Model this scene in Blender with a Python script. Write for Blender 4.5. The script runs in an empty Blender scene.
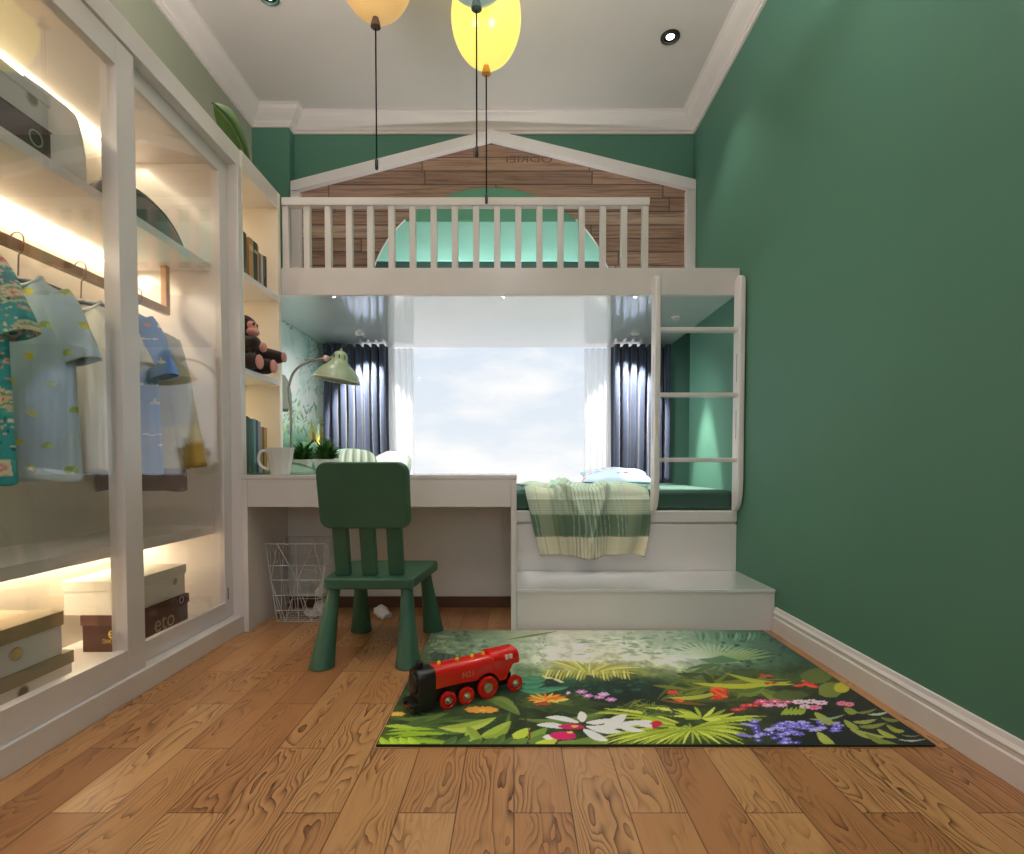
import bpy, bmesh, math, random
import numpy as np
from mathutils import Matrix, Vector
random.seed(7); np.random.seed(7)
PI = math.pi
SC = bpy.context.scene
COL = SC.collection

# ------------------------------------------------------------------ camera model (also used to place prints)
F = 545.0; CX = 514.0; HZ = 465.0
TH = math.atan(F / 18000.0)
CY = HZ + F * math.tan(TH)
CAMH = 0.72
def ray(px, py):
    a = (px - CX) / F; b = (CY - py) / F; s, c = math.sin(TH), math.cos(TH)
    return (a, c + b * s, -s + b * c)
def onX(px, py, X):
    d = ray(px, py); t = X / d[0]; return (X, d[1] * t, CAMH + d[2] * t)
def onY(px, py, Y):
    d = ray(px, py); t = Y / d[1]; return (d[0] * t, Y, CAMH + d[2] * t)
def onZ(px, py, Z=0.0):
    d = ray(px, py); t = (Z - CAMH) / d[2]; return (d[0] * t, d[1] * t, Z)

# ------------------------------------------------------------------ colours and materials
def s2l(c):
    return c / 12.92 if c <= 0.04045 else ((c + 0.055) / 1.055) ** 2.4
def C(r, g, b):
    return (s2l(r / 255.0), s2l(g / 255.0), s2l(b / 255.0), 1.0)

class NT:
    def __init__(s, mat):
        mat.use_nodes = True
        s.t = mat.node_tree; s.t.nodes.clear()
    def new(s, typ, ins=None, **at):
        n = s.t.nodes.new(typ)
        for k, v in at.items(): setattr(n, k, v)
        for k, v in (ins or {}).items(): s.put(n.inputs[k], v)
        return n
    def put(s, sock, v):
        if isinstance(v, bpy.types.NodeSocket): s.t.links.new(v, sock)
        else: sock.default_value = v
    def m(s, op, a, b=0.0, c=None, clamp=False):
        n = s.t.nodes.new('ShaderNodeMath'); n.operation = op; n.use_clamp = clamp
        s.put(n.inputs[0], a); s.put(n.inputs[1], b)
        if c is not None: s.put(n.inputs[2], c)
        return n.outputs[0]
    def vec(s, x, y, z):
        n = s.t.nodes.new('ShaderNodeCombineXYZ')
        s.put(n.inputs[0], x); s.put(n.inputs[1], y); s.put(n.inputs[2], z)
        return n.outputs[0]
    def xyz(s, kind='Object'):
        tc = s.t.nodes.new('ShaderNodeTexCoord')
        sp = s.t.nodes.new('ShaderNodeSeparateXYZ'); s.t.links.new(tc.outputs[kind], sp.inputs[0])
        return sp.outputs[0], sp.outputs[1], sp.outputs[2]
    def noise(s, v, scale=1.0, detail=3.0, rough=0.5, dist=0.0):
        n = s.new('ShaderNodeTexNoise', {'Scale': scale, 'Detail': detail, 'Roughness': rough, 'Distortion': dist})
        if v is not None: s.t.links.new(v, n.inputs['Vector'])
        return n.outputs['Fac']
    def ramp(s, fac, stops):
        n = s.t.nodes.new('ShaderNodeValToRGB'); el = n.color_ramp.elements
        while len(el) > 1: el.remove(el[-1])
        el[0].position, el[0].color = stops[0]
        for p, c in stops[1:]:
            e = el.new(p); e.color = c
        s.t.links.new(fac, n.inputs[0]); return n.outputs[0]
    def mix(s, fac, a, b, mode='MIX'):
        n = s.t.nodes.new('ShaderNodeMix'); n.data_type = 'RGBA'; n.blend_type = mode
        s.put(n.inputs[0], fac); s.put(n.inputs[6], a); s.put(n.inputs[7], b)
        return n.outputs[2]
    def out(s, shader):
        o = s.t.nodes.new('ShaderNodeOutputMaterial'); s.t.links.new(shader, o.inputs[0])

MATS = {}
def mat(name, col, rough=0.5, metal=0.0, var=0.06, vscale=8.0, bump=0.0, bscale=60.0, spec=0.5, coat=0.0, sheen=0.0, emit=None, es=0.0, trans=0.0):
    """a plain material with a slight procedural variation of tone"""
    if name in MATS: return MATS[name]
    m = bpy.data.materials.new(name); n = NT(m)
    tc = n.new('ShaderNodeTexCoord').outputs['Object']
    nz = n.noise(tc, vscale, 3.0)
    dark = tuple(c * (1 - var) for c in col[:3]) + (1,)
    lite = tuple(min(1, c * (1 + var)) for c in col[:3]) + (1,)
    base = n.ramp(nz, [(0.3, dark), (0.7, lite)])
    b = n.new('ShaderNodeBsdfPrincipled', {'Base Color': base, 'Roughness': rough, 'Metallic': metal, 'Specular IOR Level': spec,
              'Coat Weight': coat, 'Sheen Weight': sheen, 'Transmission Weight': trans})
    if emit: 
        n.put(b.inputs['Emission Color'], emit); n.put(b.inputs['Emission Strength'], es)
    if bump:
        bn = n.noise(tc, bscale, 4.0)
        bp = n.new('ShaderNodeBump', {'Strength': bump, 'Distance': 0.01, 'Height': bn})
        n.t.links.new(bp.outputs[0], b.inputs['Normal'])
    n.out(b.outputs[0]); MATS[name] = m
    return m

def print_mat(name, rough=0.75, bump=0.2, bscale=300.0, spec=0.3, sheen=0.0):
    m = bpy.data.materials.new(name); n = NT(m)
    a = n.new('ShaderNodeVertexColor', layer_name='Col')
    tc = n.new('ShaderNodeTexCoord').outputs['Object']
    b = n.new('ShaderNodeBsdfPrincipled', {'Base Color': a.outputs[0], 'Roughness': rough, 'Specular IOR Level': spec, 'Sheen Weight': sheen})
    bp = n.new('ShaderNodeBump', {'Strength': bump, 'Distance': 0.004, 'Height': n.noise(tc, bscale, 2.0)})
    n.t.links.new(bp.outputs[0], b.inputs['Normal'])
    n.out(b.outputs[0]); MATS[name] = m
    return m

def glass_mat(name, ior=1.9, tint=(0.99, 0.995, 0.99, 1)):
    m = bpy.data.materials.new(name); n = NT(m)
    lw = n.new('ShaderNodeLayerWeight', {'Blend': .5})
    r0 = ((ior - 1) / (ior + 1)) ** 2
    fac = n.m('ADD', r0, n.m('MULTIPLY', 1 - r0, n.m('POWER', lw.outputs['Facing'], 5.0)))
    tc = n.new('ShaderNodeTexCoord').outputs['Object']
    rg = n.m('MULTIPLY', n.noise(tc, 3.0), 0.012)
    t = n.new('ShaderNodeBsdfTransparent', {'Color': tint})
    g = n.new('ShaderNodeBsdfGlossy', {'Color': (1, 1, 1, 1), 'Roughness': rg})
    mx = n.new('ShaderNodeMixShader')
    n.put(mx.inputs[0], fac); n.put(mx.inputs[1], t.outputs[0]); n.put(mx.inputs[2], g.outputs[0])
    n.out(mx.outputs[0]); return m

def floor_mat():
    m = bpy.data.materials.new('oak_planks'); n = NT(m)
    x, y, z = n.xyz()
    W, L = 0.12, 0.515
    xi = n.m('DIVIDE', x, W); i = n.m('FLOOR', xi); fx = n.m('SUBTRACT', xi, i)
    odd = n.m('FLOORED_MODULO', i, 2.0)
    yo = n.m('SUBTRACT', n.m('SUBTRACT', y, 1.107), n.m('MULTIPLY', odd, 0.2575))
    yj = n.m('DIVIDE', yo, L); j = n.m('FLOOR', yj); fy = n.m('SUBTRACT', yj, j)
    wn = n.new('ShaderNodeTexWhiteNoise', {'Vector': n.vec(i, j, 3.7)}, noise_dimensions='3D')
    sp = n.t.nodes.new('ShaderNodeSeparateColor'); n.t.links.new(wn.outputs['Color'], sp.inputs[0])
    r1, r2, r3 = sp.outputs[0], sp.outputs[1], sp.outputs[2]
    cx = n.m('SUBTRACT', n.m('SUBTRACT', fx, 0.5), n.m('MULTIPLY', n.m('SUBTRACT', r3, 0.5), 0.5))
    # cathedral grain: contours of a field that is stretched along the board
    gx = n.m('MULTIPLY', cx, 1.15); gy = n.m('MULTIPLY', y, 2.6)
    gv = n.vec(n.m('ADD', gx, n.m('MULTIPLY', r1, 40.0)), n.m('ADD', gy, n.m('MULTIPLY', r2, 40.0)), n.m('MULTIPLY', r3, 9.0))
    f1 = n.noise(gv, 1.15, 2.5, 0.45, 0.25)
    para = n.m('MULTIPLY', n.m('MULTIPLY', cx, cx), 0.9)
    ring = n.m('MULTIPLY', n.m('ADD', f1, para), 15.0)
    fr = n.m('FRACT', ring)
    saw = n.m('POWER', fr, 3.2)
    fib = n.noise(n.vec(n.m('MULTIPLY', x, 260.0), n.m('MULTIPLY', y, 9.0), n.m('MULTIPLY', r1, 30.0)), 1.0, 3.0, 0.6)
    fade = n.noise(n.vec(n.m('MULTIPLY', x, 9.0), n.m('MULTIPLY', y, 3.0), n.m('MULTIPLY', r2, 20.0)), 1.0, 2.0)
    fade = n.m('MULTIPLY', n.m('SUBTRACT', fade, 0.36), 4.2, clamp=True)
    grain = n.m('MULTIPLY', n.m('MULTIPLY', saw, fade), n.m('ADD', 0.45, n.m('MULTIPLY', fib, 0.8)))
    tone = n.ramp(r1, [(0.0, C(164, 114, 70)), (0.35, C(184, 134, 84)), (0.7, C(198, 150, 97)), (1.0, C(210, 164, 110))])
    broad = n.noise(n.vec(n.m('MULTIPLY', x, 14.0), n.m('MULTIPLY', y, 2.0), n.m('MULTIPLY', r3, 11.0)), 1.0, 2.0)
    tone = n.mix(n.m('MULTIPLY', broad, 0.45), tone, C(160, 106, 70))
    c = n.mix(n.m('MULTIPLY', grain, 1.2, clamp=True), tone, C(90, 48, 24))
    c = n.mix(n.m('MULTIPLY', n.m('SUBTRACT', fib, 0.45), 0.7, clamp=True), c, C(122, 76, 45))
    ex = n.m('MINIMUM', fx, n.m('SUBTRACT', 1.0, fx)); ey = n.m('MULTIPLY', n.m('MINIMUM', fy, n.m('SUBTRACT', 1.0, fy)), L / W)
    e = n.m('MINIMUM', ex, ey)
    gap = n.m('SUBTRACT', 1.0, n.m('DIVIDE', e, 0.018), clamp=True)
    c = n.mix(n.m('MULTIPLY', gap, 0.95), c, C(58, 30, 16))
    rough = n.m('ADD', 0.27, n.m('MULTIPLY', broad, 0.06))
    b = n.new('ShaderNodeBsdfPrincipled', {'Base Color': c, 'Roughness': rough, 'Specular IOR Level': 0.45})
    h = n.m('MULTIPLY', gap, -1.5)
    bp = n.new('ShaderNodeBump', {'Strength': 0.12, 'Distance': 0.002, 'Height': h})
    n.t.links.new(bp.outputs[0], b.inputs['Normal'])
    n.out(b.outputs[0]); return m

def barnwood_mat():
    m = bpy.data.materials.new('reclaimed_planks'); n = NT(m)
    x, y, z = n.xyz()
    H = 0.0835
    zi = n.m('DIVIDE', n.m('SUBTRACT', z, 0.018), H); i = n.m('FLOOR', zi); fz = n.m('SUBTRACT', zi, i)
    w0 = n.new('ShaderNodeTexWhiteNoise', {'W': n.m('ADD', i, 0.37)}, noise_dimensions='1D')
    L = 1.05
    xj = n.m('ADD', n.m('DIVIDE', x, L), n.m('MULTIPLY', w0.outputs['Value'], 7.0)); j = n.m('FLOOR', xj); fx = n.m('SUBTRACT', xj, j)
    wn = n.new('ShaderNodeTexWhiteNoise', {'Vector': n.vec(i, j, 1.3)}, noise_dimensions='3D')
    sp = n.t.nodes.new('ShaderNodeSeparateColor'); n.t.links.new(wn.outputs['Color'], sp.inputs[0])
    r1, r2 = sp.outputs[0], sp.outputs[1]
    gv = n.vec(n.m('ADD', n.m('MULTIPLY', x, 3.0), n.m('MULTIPLY', r2, 30.0)), n.m('MULTIPLY', r1, 9.0), n.m('MULTIPLY', z, 75.0))
    g = n.noise(gv, 1.0, 5.0, 0.65, 0.6)
    blot = n.noise(n.vec(n.m('MULTIPLY', x, 4.0), n.m('MULTIPLY', r2, 20.0), n.m('MULTIPLY', z, 14.0)), 1.0, 3.0)
    tone = n.ramp(r1, [(0.0, C(120, 86, 68)), (0.4, C(172, 136, 112)), (0.7, C(144, 106, 84)), (1.0, C(202, 176, 154))])
    tone = n.mix(n.m('MULTIPLY', blot, 0.5), tone, C(176, 150, 134))
    c = n.mix(n.m('MULTIPLY', n.m('SUBTRACT', g, 0.44), 3.0, clamp=True), tone, C(82, 52, 40))
    e = n.m('MINIMUM', n.m('MULTIPLY', n.m('MINIMUM', fz, n.m('SUBTRACT', 1.0, fz)), H), n.m('MULTIPLY', n.m('MINIMUM', fx, n.m('SUBTRACT', 1.0, fx)), L))
    gap = n.m('SUBTRACT', 1.0, n.m('DIVIDE', e, 0.005), clamp=True)
    c = n.mix(gap, c, C(40, 24, 18))
    b = n.new('ShaderNodeBsdfPrincipled', {'Base Color': c, 'Roughness': 0.42, 'Specular IOR Level': 0.5})
    bp = n.new('ShaderNodeBump', {'Strength': 0.5, 'Distance': 0.004, 'Height': n.m('SUBTRACT', n.m('MULTIPLY', g, -0.4), gap)})
    n.t.links.new(bp.outputs[0], b.inputs['Normal'])
    n.out(b.outputs[0]); return m

def rail_wood_mat():
    m = bpy.data.materials.new('butcher_block'); n = NT(m)
    x, y, z = n.xyz()
    j = n.m('FLOOR', n.m('DIVIDE', y, 0.075))
    wn = n.new('ShaderNodeTexWhiteNoise', {'W': n.m('ADD', j, 0.61)}, noise_dimensions='1D')
    g = n.noise(n.vec(n.m('MULTIPLY', x, 40.0), n.m('MULTIPLY', y, 6.0), n.m('MULTIPLY', z, 40.0)), 1.0, 3.0)
    c = n.ramp(wn.outputs['Value'], [(0.0, C(150, 106, 66)), (0.3, C(196, 150, 100)), (0.75, C(208, 165, 115)), (1.0, C(112, 84, 58))])
    c = n.mix(n.m('MULTIPLY', g, 0.4), c, C(150, 100, 60))
    b = n.new('ShaderNodeBsdfPrincipled', {'Base Color': c, 'Roughness': 0.45}); n.out(b.outputs[0]); return m

def sheer_mat(name, col, see=0.45, tl=0.6):
    m = bpy.data.materials.new(name); n = NT(m)
    x, y, z = n.xyz()
    nz = n.noise(n.vec(n.m('MULTIPLY', x, 150.0), 0.0, n.m('MULTIPLY', z, 20.0)), 1.0, 2.0)
    c = n.mix(n.m('MULTIPLY', nz, 0.12), col, (0.8, 0.84, 0.88, 1))
    d = n.new('ShaderNodeBsdfDiffuse', {'Color': c}); t = n.new('ShaderNodeBsdfTranslucent', {'Color': c}); tr = n.new('ShaderNodeBsdfTransparent')
    m1 = n.new('ShaderNodeMixShader'); n.put(m1.inputs[0], tl); n.put(m1.inputs[1], d.outputs[0]); n.put(m1.inputs[2], t.outputs[0])
    m2 = n.new('ShaderNodeMixShader'); n.put(m2.inputs[0], see); n.put(m2.inputs[1], m1.outputs[0]); n.put(m2.inputs[2], tr.outputs[0])
    n.out(m2.outputs[0]); return m

def emit_mat(name, col, strength):
    m = bpy.data.materials.new(name); n = NT(m)
    e = n.new('ShaderNodeEmission', {'Color': col, 'Strength': strength}); n.out(e.outputs[0]); return m

M_white = mat('white_lacquer', C(227, 221, 219), 0.22, var=0.015, spec=0.5)
M_gloss = mat('white_gloss', C(230, 229, 229), 0.14, var=0.01, spec=0.9, coat=1.0)
M_whitem = mat('white_matte', C(222, 219, 214), 0.6, var=0.015)
M_cream = mat('cream_panel', C(240, 231, 216), 0.5, var=0.02)
M_ceil = mat('ceiling_paint', C(212, 204, 198), 0.9, var=0.01)
M_crown = mat('crown_paint', C(222, 213, 208), 0.7, var=0.01)
M_green = mat('green_wall_paint', C(78, 124, 105), 0.6, var=0.03, vscale=1.5, bump=0.03, bscale=250, spec=0.35)
M_wallgrey = mat('sage_wall_paint', C(148, 152, 132), 0.8, var=0.02, vscale=2)
M_chair = mat('chair_green', C(52, 94, 72), 0.45, var=0.04, bump=0.03, bscale=120)
M_navy = mat('navy_cloth', C(42, 53, 76), 0.9, var=0.1, vscale=40, bump=0.1, bscale=500, sheen=0.2)
M_mattress = mat('mattress_green', C(54, 86, 74), 0.85, var=0.05, vscale=30, bump=0.1, bscale=400)
M_black = mat('black_plastic', C(20, 20, 20), 0.35, var=0.1)
M_dark = mat('dark_metal', C(52, 48, 44), 0.4, metal=0.5, var=0.1)
M_steel = mat('steel', C(168, 166, 160), 0.3, metal=1.0, var=0.05)
M_wire = mat('white_wire', C(206, 208, 204), 0.4, var=0.03)
M_paper = mat('paper', C(222, 222, 220), 0.8, var=0.04)
M_pages = mat('book_pages', C(226, 216, 194), 0.85, var=0.08, vscale=90)
M_mint = mat('mint_enamel', C(160, 182, 150), 0.25, var=0.03, coat=0.4)
M_mintb = mat('mint_base', C(150, 190, 162), 0.3, var=0.03, coat=0.3)
M_cer = mat('white_ceramic', C(232, 232, 228), 0.25, var=0.02, coat=0.3)
M_leaf = mat('plant_leaf', C(52, 104, 30), 0.5, var=0.35, vscale=35)
M_soil = mat('soil', C(52, 40, 30), 0.95, var=0.3, vscale=80)
M_red = mat('red_lacquer', C(214, 22, 14), 0.22, var=0.05, coat=0.5)
M_yel = mat('yellow_plastic', C(236, 206, 30), 0.35, var=0.04)
M_brown = mat('plush_brown', C(42, 25, 21), 0.95, var=0.2, vscale=120, bump=0.5, bscale=350, sheen=0.25)
M_pink = mat('plush_pink', C(216, 152, 146), 0.9, var=0.08, vscale=60, bump=0.3, bscale=350)
M_bag = mat('dark_bag_cloth', C(58, 60, 56), 0.55, var=0.1, vscale=30, bump=0.15, bscale=300)
M_lav = mat('whitecloth', C(226, 224, 220), 0.9, var=0.03, bump=0.1, bscale=200)
M_glass = glass_mat('door_glass', 1.68)
M_wglass = glass_mat('window_glass', 1.04, (1, 1, 1, 1))
M_floor = floor_mat()
M_barn = barnwood_mat()
M_railwood = rail_wood_mat()
M_sheer = sheer_mat('sheer_voile', (0.93, 0.94, 0.95, 1), 0.42, 0.55)
M_led = emit_mat('led_warm', (1.0, 0.86, 0.62, 1), 6.0)
M_lamp = emit_mat('downlight_glow', (1.0, 0.97, 0.92, 1), 12.0)

# ------------------------------------------------------------------ mesh builder
ROOT = {}
class MB:
    def __init__(s): s.v = []; s.f = []
    def add(s, vs, fs):
        o = len(s.v); s.v += [tuple(p) for p in vs]; s.f += [tuple(i + o for i in f) for f in fs]; return s
    def box(s, x0, x1, y0, y1, z0, z1):
        vs = [(x, y, z) for z in (z0, z1) for y in (y0, y1) for x in (x0, x1)]
        return s.add(vs, [(0, 2, 3, 1), (4, 5, 7, 6), (0, 1, 5, 4), (2, 6, 7, 3), (0, 4, 6, 2), (1, 3, 7, 5)])
    def prism(s, poly, fn):
        """poly of (u,v), fn(u,v,w) with w 0/1 -> 3D"""
        n = len(poly)
        vs = [fn(u, v, 0) for u, v in poly] + [fn(u, v, 1) for u, v in poly]
        fs = [tuple(range(n))[::-1], tuple(range(n, 2 * n))] + [(i, (i + 1) % n, n + (i + 1) % n, n + i) for i in range(n)]
        return s.add(vs, fs)
    def rings(s, rs, cap0=True, cap1=True, closed=True):
        n = len(rs[0]); vs = [p for r in rs for p in r]; fs = []
        for k in range(len(rs) - 1):
            for i in range(n if closed else n - 1):
                j = (i + 1) % n
                fs.append((k * n + i, k * n + j, (k + 1) * n + j, (k + 1) * n + i))
        if cap0: fs.append(tuple(range(n))[::-1])
        if cap1: fs.append(tuple(range((len(rs) - 1) * n, len(rs) * n)))
        return s.add(vs, fs)
    def lathe(s, prof, c=(0, 0, 0), n=24, axis=(0, 0, 1), cap0=True, cap1=True, ph=0.0):
        a = Vector(axis).normalized(); q = Vector((0, 0, 1)).rotation_difference(a); c = Vector(c); rs = []
        for r, z in prof:
            rs.append([c + q @ Vector((r * math.cos(ph + 2 * PI * i / n), r * math.sin(ph + 2 * PI * i / n), z)) for i in range(n)])
        return s.rings(rs, cap0, cap1)
    def cyl(s, p0, p1, r0, r1=None, n=16):
        p0, p1 = Vector(p0), Vector(p1); r1 = r0 if r1 is None else r1
        return s.lathe([(r0, 0), (r1, (p1 - p0).length)], p0, n, p1 - p0)
    def tube(s, path, r, n=8, r2=None):
        P = [Vector(p) for p in path]; rs = []; up = None
        for k in range(len(P)):
            t = (P[min(k + 1, len(P) - 1)] - P[max(k - 1, 0)]).normalized()
            if up is None: up = t.orthogonal().normalized()
            up = (up - t * up.dot(t)).normalized(); w = t.cross(up)
            rr = r if r2 is None else r + (r2 - r) * k / (len(P) - 1)
            rs.append([P[k] + (up * math.cos(2 * PI * i / n) + w * math.sin(2 * PI * i / n)) * rr for i in range(n)])
        return s.rings(rs)
    def ell(s, c, rad, n=20, m=12, rot=None):
        c = Vector(c); R = rot.to_3x3() if rot else Matrix.Identity(3); rs = []
        for k in range(1, m):
            ph = -PI / 2 + PI * k / m
            rs.append([c + R @ Vector((rad[0] * math.cos(ph) * math.cos(2 * PI * i / n), rad[1] * math.cos(ph) * math.sin(2 * PI * i / n), rad[2] * math.sin(ph))) for i in range(n)])
        o = len(s.v); s.rings(rs, False, False)
        b = len(s.v); s.v += [tuple(c - R @ Vector((0, 0, rad[2]))), tuple(c + R @ Vector((0, 0, rad[2])))]
        for i in range(n):
            s.f.append((o + (i + 1) % n, o + i, b)); t = o + (m - 2) * n
            s.f.append((t + i, t + (i + 1) % n, b + 1))
        return s
    def capsule(s, p0, p1, r0, r1, n=16):
        s.cyl(p0, p1, r0, r1, n); s.ell(p0, (r0,) * 3); s.ell(p1, (r1,) * 3); return s
    def grid(s, fn, nu, nv):
        vs = [fn(i / (nu - 1), j / (nv - 1)) for j in range(nv) for i in range(nu)]
        fs = [(j * nu + i, j * nu + i + 1, (j + 1) * nu + i + 1, (j + 1) * nu + i) for j in range(nv - 1) for i in range(nu - 1)]
        return s.add(vs, fs)
    def build(s, name, material, parent=None, bevel=0.0, seg=2, smooth=None, local=False, loc=None, cols=None, solid=0.0, sub=0, remesh=0.0, nofix=False):
        me = bpy.data.meshes.new(name)
        if parent is not None and not local:
            Mi = ROOT[parent.name].inverted(); vs = [Mi @ Vector(p) for p in s.v]
        elif loc is not None:
            L = Vector(loc); vs = [Vector(p) - L for p in s.v]
        else: vs = s.v
        me.from_pydata([tuple(p) for p in vs], [], s.f); me.update()
        if not nofix:
            bm = bmesh.new(); bm.from_mesh(me); bmesh.ops.recalc_face_normals(bm, faces=bm.faces); bm.to_mesh(me); bm.free()
        if smooth is not None:
            me.shade_smooth()
            if smooth < 179: me.set_sharp_from_angle(angle=math.radians(smooth))
        if cols is not None:
            a = me.color_attributes.new('Col', 'FLOAT_COLOR', 'POINT')
            a.data.foreach_set('color', np.asarray(cols, dtype=np.float32).ravel())
        o = bpy.data.objects.new(name, me); COL.objects.link(o)
        me.materials.append(material)
        if parent is not None:
            o.parent = parent; ROOT[o.name] = ROOT[parent.name]
        else:
            ROOT[o.name] = Matrix.Translation(Vector(loc)) if loc is not None else Matrix.Identity(4)
            if loc is not None: o.location = loc
        if solid:
            md = o.modifiers.new('thick', 'SOLIDIFY'); md.thickness = solid; md.offset = 0
        if remesh:
            md = o.modifiers.new('blend', 'REMESH'); md.mode = 'VOXEL'; md.voxel_size = remesh; md.use_smooth_shade = True
            md = o.modifiers.new('soft', 'SMOOTH'); md.factor = 0.5; md.iterations = 4
        if bevel:
            md = o.modifiers.new('edge', 'BEVEL'); md.width = bevel; md.segments = seg; md.limit_method = 'ANGLE'; md.angle_limit = math.radians(35)
        if sub:
            md = o.modifiers.new('sub', 'SUBSURF'); md.levels = sub; md.render_levels = sub
        return o

def tag(o, label=None, cat=None, group=None, kind=None):
    if label: o['label'] = label
    if cat: o['category'] = cat
    if group: o['group'] = group
    if kind: o['kind'] = kind
    return o
def thing(name, label, cat, loc=(0, 0, 0), rotz=0.0, group=None):
    o = bpy.data.objects.new(name, None); COL.objects.link(o)
    o.location = loc; o.rotation_euler = (0, 0, rotz); o.empty_display_size = 0.05
    ROOT[o.name] = Matrix.Translation(Vector(loc)) @ Matrix.Rotation(rotz, 4, 'Z')
    return tag(o, label, cat, group)
def dup(root, loc, rotz=None, label=None):
    r = root.copy(); COL.objects.link(r); r.location = loc
    if rotz is not None: r.rotation_euler = (0, 0, rotz)
    if label: r['label'] = label
    for ch in root.children:
        c = ch.copy(); COL.objects.link(c); c.parent = r
        for g in ch.children:
            d = g.copy(); COL.objects.link(d); d.parent = c
    return r
def struct(name, mb, m, label=None, **k):
    return tag(mb.build(name, m, **k), label, None, None, 'structure')

def rrect(w, h, r, n=6):
    """rounded rectangle polygon centred on 0"""
    out = []
    for cx, cy, a0 in ((w / 2 - r, h / 2 - r, 0), (-w / 2 + r, h / 2 - r, 90), (-w / 2 + r, -h / 2 + r, 180), (w / 2 - r, -h / 2 + r, 270)):
        for k in range(n + 1):
            a = math.radians(a0 + 90 * k / n); out.append((cx + r * math.cos(a), cy + r * math.sin(a)))
    return out

def text_mb(txt, size, fn, mirror=False, squeeze=1.0):
    """flat lettering as faces, fn(u,v)->3D"""
    cu = bpy.data.curves.new('t', 'FONT'); cu.body = txt; cu.size = size
    ob = bpy.data.objects.new('t', cu); COL.objects.link(ob)
    bpy.context.view_layer.update()
    me = bpy.data.meshes.new_from_object(ob.evaluated_get(bpy.context.evaluated_depsgraph_get()))
    mb = MB(); xs = [v.co.x for v in me.vertices]; x1 = max(xs)
    mb.add([fn(((x1 - v.co.x) if mirror else v.co.x) * squeeze, v.co.y) for v in me.vertices], [tuple(p.vertices) for p in me.polygons])
    bpy.data.objects.remove(ob); bpy.data.curves.remove(cu); bpy.data.meshes.remove(me)
    return mb

# ------------------------------------------------------------------ painted prints (pattern only, as point colours)
class Canvas:
    def __init__(s, w, h, col=(0, 0, 0)):
        s.w, s.h = w, h; s.a = np.zeros((h, w, 3)); s.a[:] = col
    def poly(s, pts, col, a=1.0, col2=None):
        P = np.array(pts, float); x0 = max(0, int(P[:, 0].min())); x1 = min(s.w, int(P[:, 0].max()) + 2)
        y0 = max(0, int(P[:, 1].min())); y1 = min(s.h, int(P[:, 1].max()) + 2)
        if x1 <= x0 or y1 <= y0: return
        X, Y = np.meshgrid(np.arange(x0, x1) + 0.5, np.arange(y0, y1) + 0.5)
        ins = np.zeros(X.shape, bool); n = len(P)
        for i in range(n):
            ax, ay = P[i]; bx, by = P[(i + 1) % n]
            if ay == by: continue
            c = ((ay > Y) != (by > Y)) & (X < (bx - ax) * (Y - ay) / (by - ay) + ax); ins ^= c
        sub = s.a[y0:y1, x0:x1]; c = np.array(col, float)
        sub[ins] = sub[ins] * (1 - a) + c * a
    def ell(s, cx, cy, rx, ry, col, a=1.0, n=20, rot=0.0):
        cr, sr = math.cos(rot), math.sin(rot)
        s.poly([(cx + rx * math.cos(t) * cr - ry * math.sin(t) * sr, cy + rx * math.cos(t) * sr + ry * math.sin(t) * cr) for t in np.linspace(0, 2 * PI, n, endpoint=False)], col, a)
    def lin(s):
        c = np.clip(s.a, 0, 255) / 255.0
        return np.where(c <= 0.04045, c / 12.92, ((c + 0.055) / 1.055) ** 2.4)
    def sample(s, L, u, v):
        i = min(s.w - 1, max(0, int(u * s.w))); j = min(s.h - 1, max(0, int(v * s.h))); return tuple(L[j, i]) + (1.0,)

def vnoise(w, h, cell, seed):
    """smooth value noise array"""
    rg = np.random.RandomState(seed); gw, gh = int(w / cell[0]) + 3, int(h / cell[1]) + 3
    g = rg.rand(gh, gw); x = np.arange(w) / cell[0]; y = np.arange(h) / cell[1]
    xi, yi = x.astype(int), y.astype(int); fx, fy = x - xi, y - yi; fx = fx * fx * (3 - 2 * fx); fy = fy * fy * (3 - 2 * fy)
    a = g[np.ix_(yi, xi)]; b = g[np.ix_(yi, xi + 1)]; c = g[np.ix_(yi + 1, xi)]; d = g[np.ix_(yi + 1, xi + 1)]
    top = a + (b - a) * fx; bot = c + (d - c) * fx
    return top + (bot - top) * fy[:, None]

#PART2
P_DL, P_DL2, P_UL, P_FLUSH_FILL, P_UP, P_WIN, P_FRONT, EXPO = 16.0, 13.0, 185.0, 6.0, 56.0, 0.0, 6.0, 0.0
P_LOFT_FILL = 36.0
# ================================================================== SETTING
XL, XR = -1.62, 1.135
ZC = 2.90
YB = -1.5
struct('floor', MB().box(XL - .1, XR + .1, YB - .1, 4.3, -0.06, 0), M_floor)
struct('ceiling', MB().box(XL - .1, XR + .1, YB - .1, 4.3, ZC, ZC + .08), M_ceil)
struct('wall_right', MB().box(XR, XR + .1, YB - .1, 3.54, 0, ZC).box(XR + .25, XR + .35, 3.44, 4.2, 0, ZC), M_green)
struct('wall_left', MB().box(XL - .1, XL, YB - .1, 4.2, 0, ZC), M_wallgrey)
# wall behind the loft (a beam over the window recess), the column in the left corner, the wall under and beside the window
struct('wall_back', MB().box(XL, XR + .25, 3.50, 4.2, 1.72, ZC), M_green)
struct('wall_column', MB().box(XL, -1.39, 3.43, 4.2, 0, ZC), M_green)
wy0, wy1 = 4.06, 4.2
struct('wall_window', MB().box(-1.39, 1.0, wy0, wy1, 0, .40).box(-1.39, -1.20, wy0, wy1, .40, 1.72).box(1.0, XR + .25, wy0, wy1, 0, 1.72), M_green)
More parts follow.
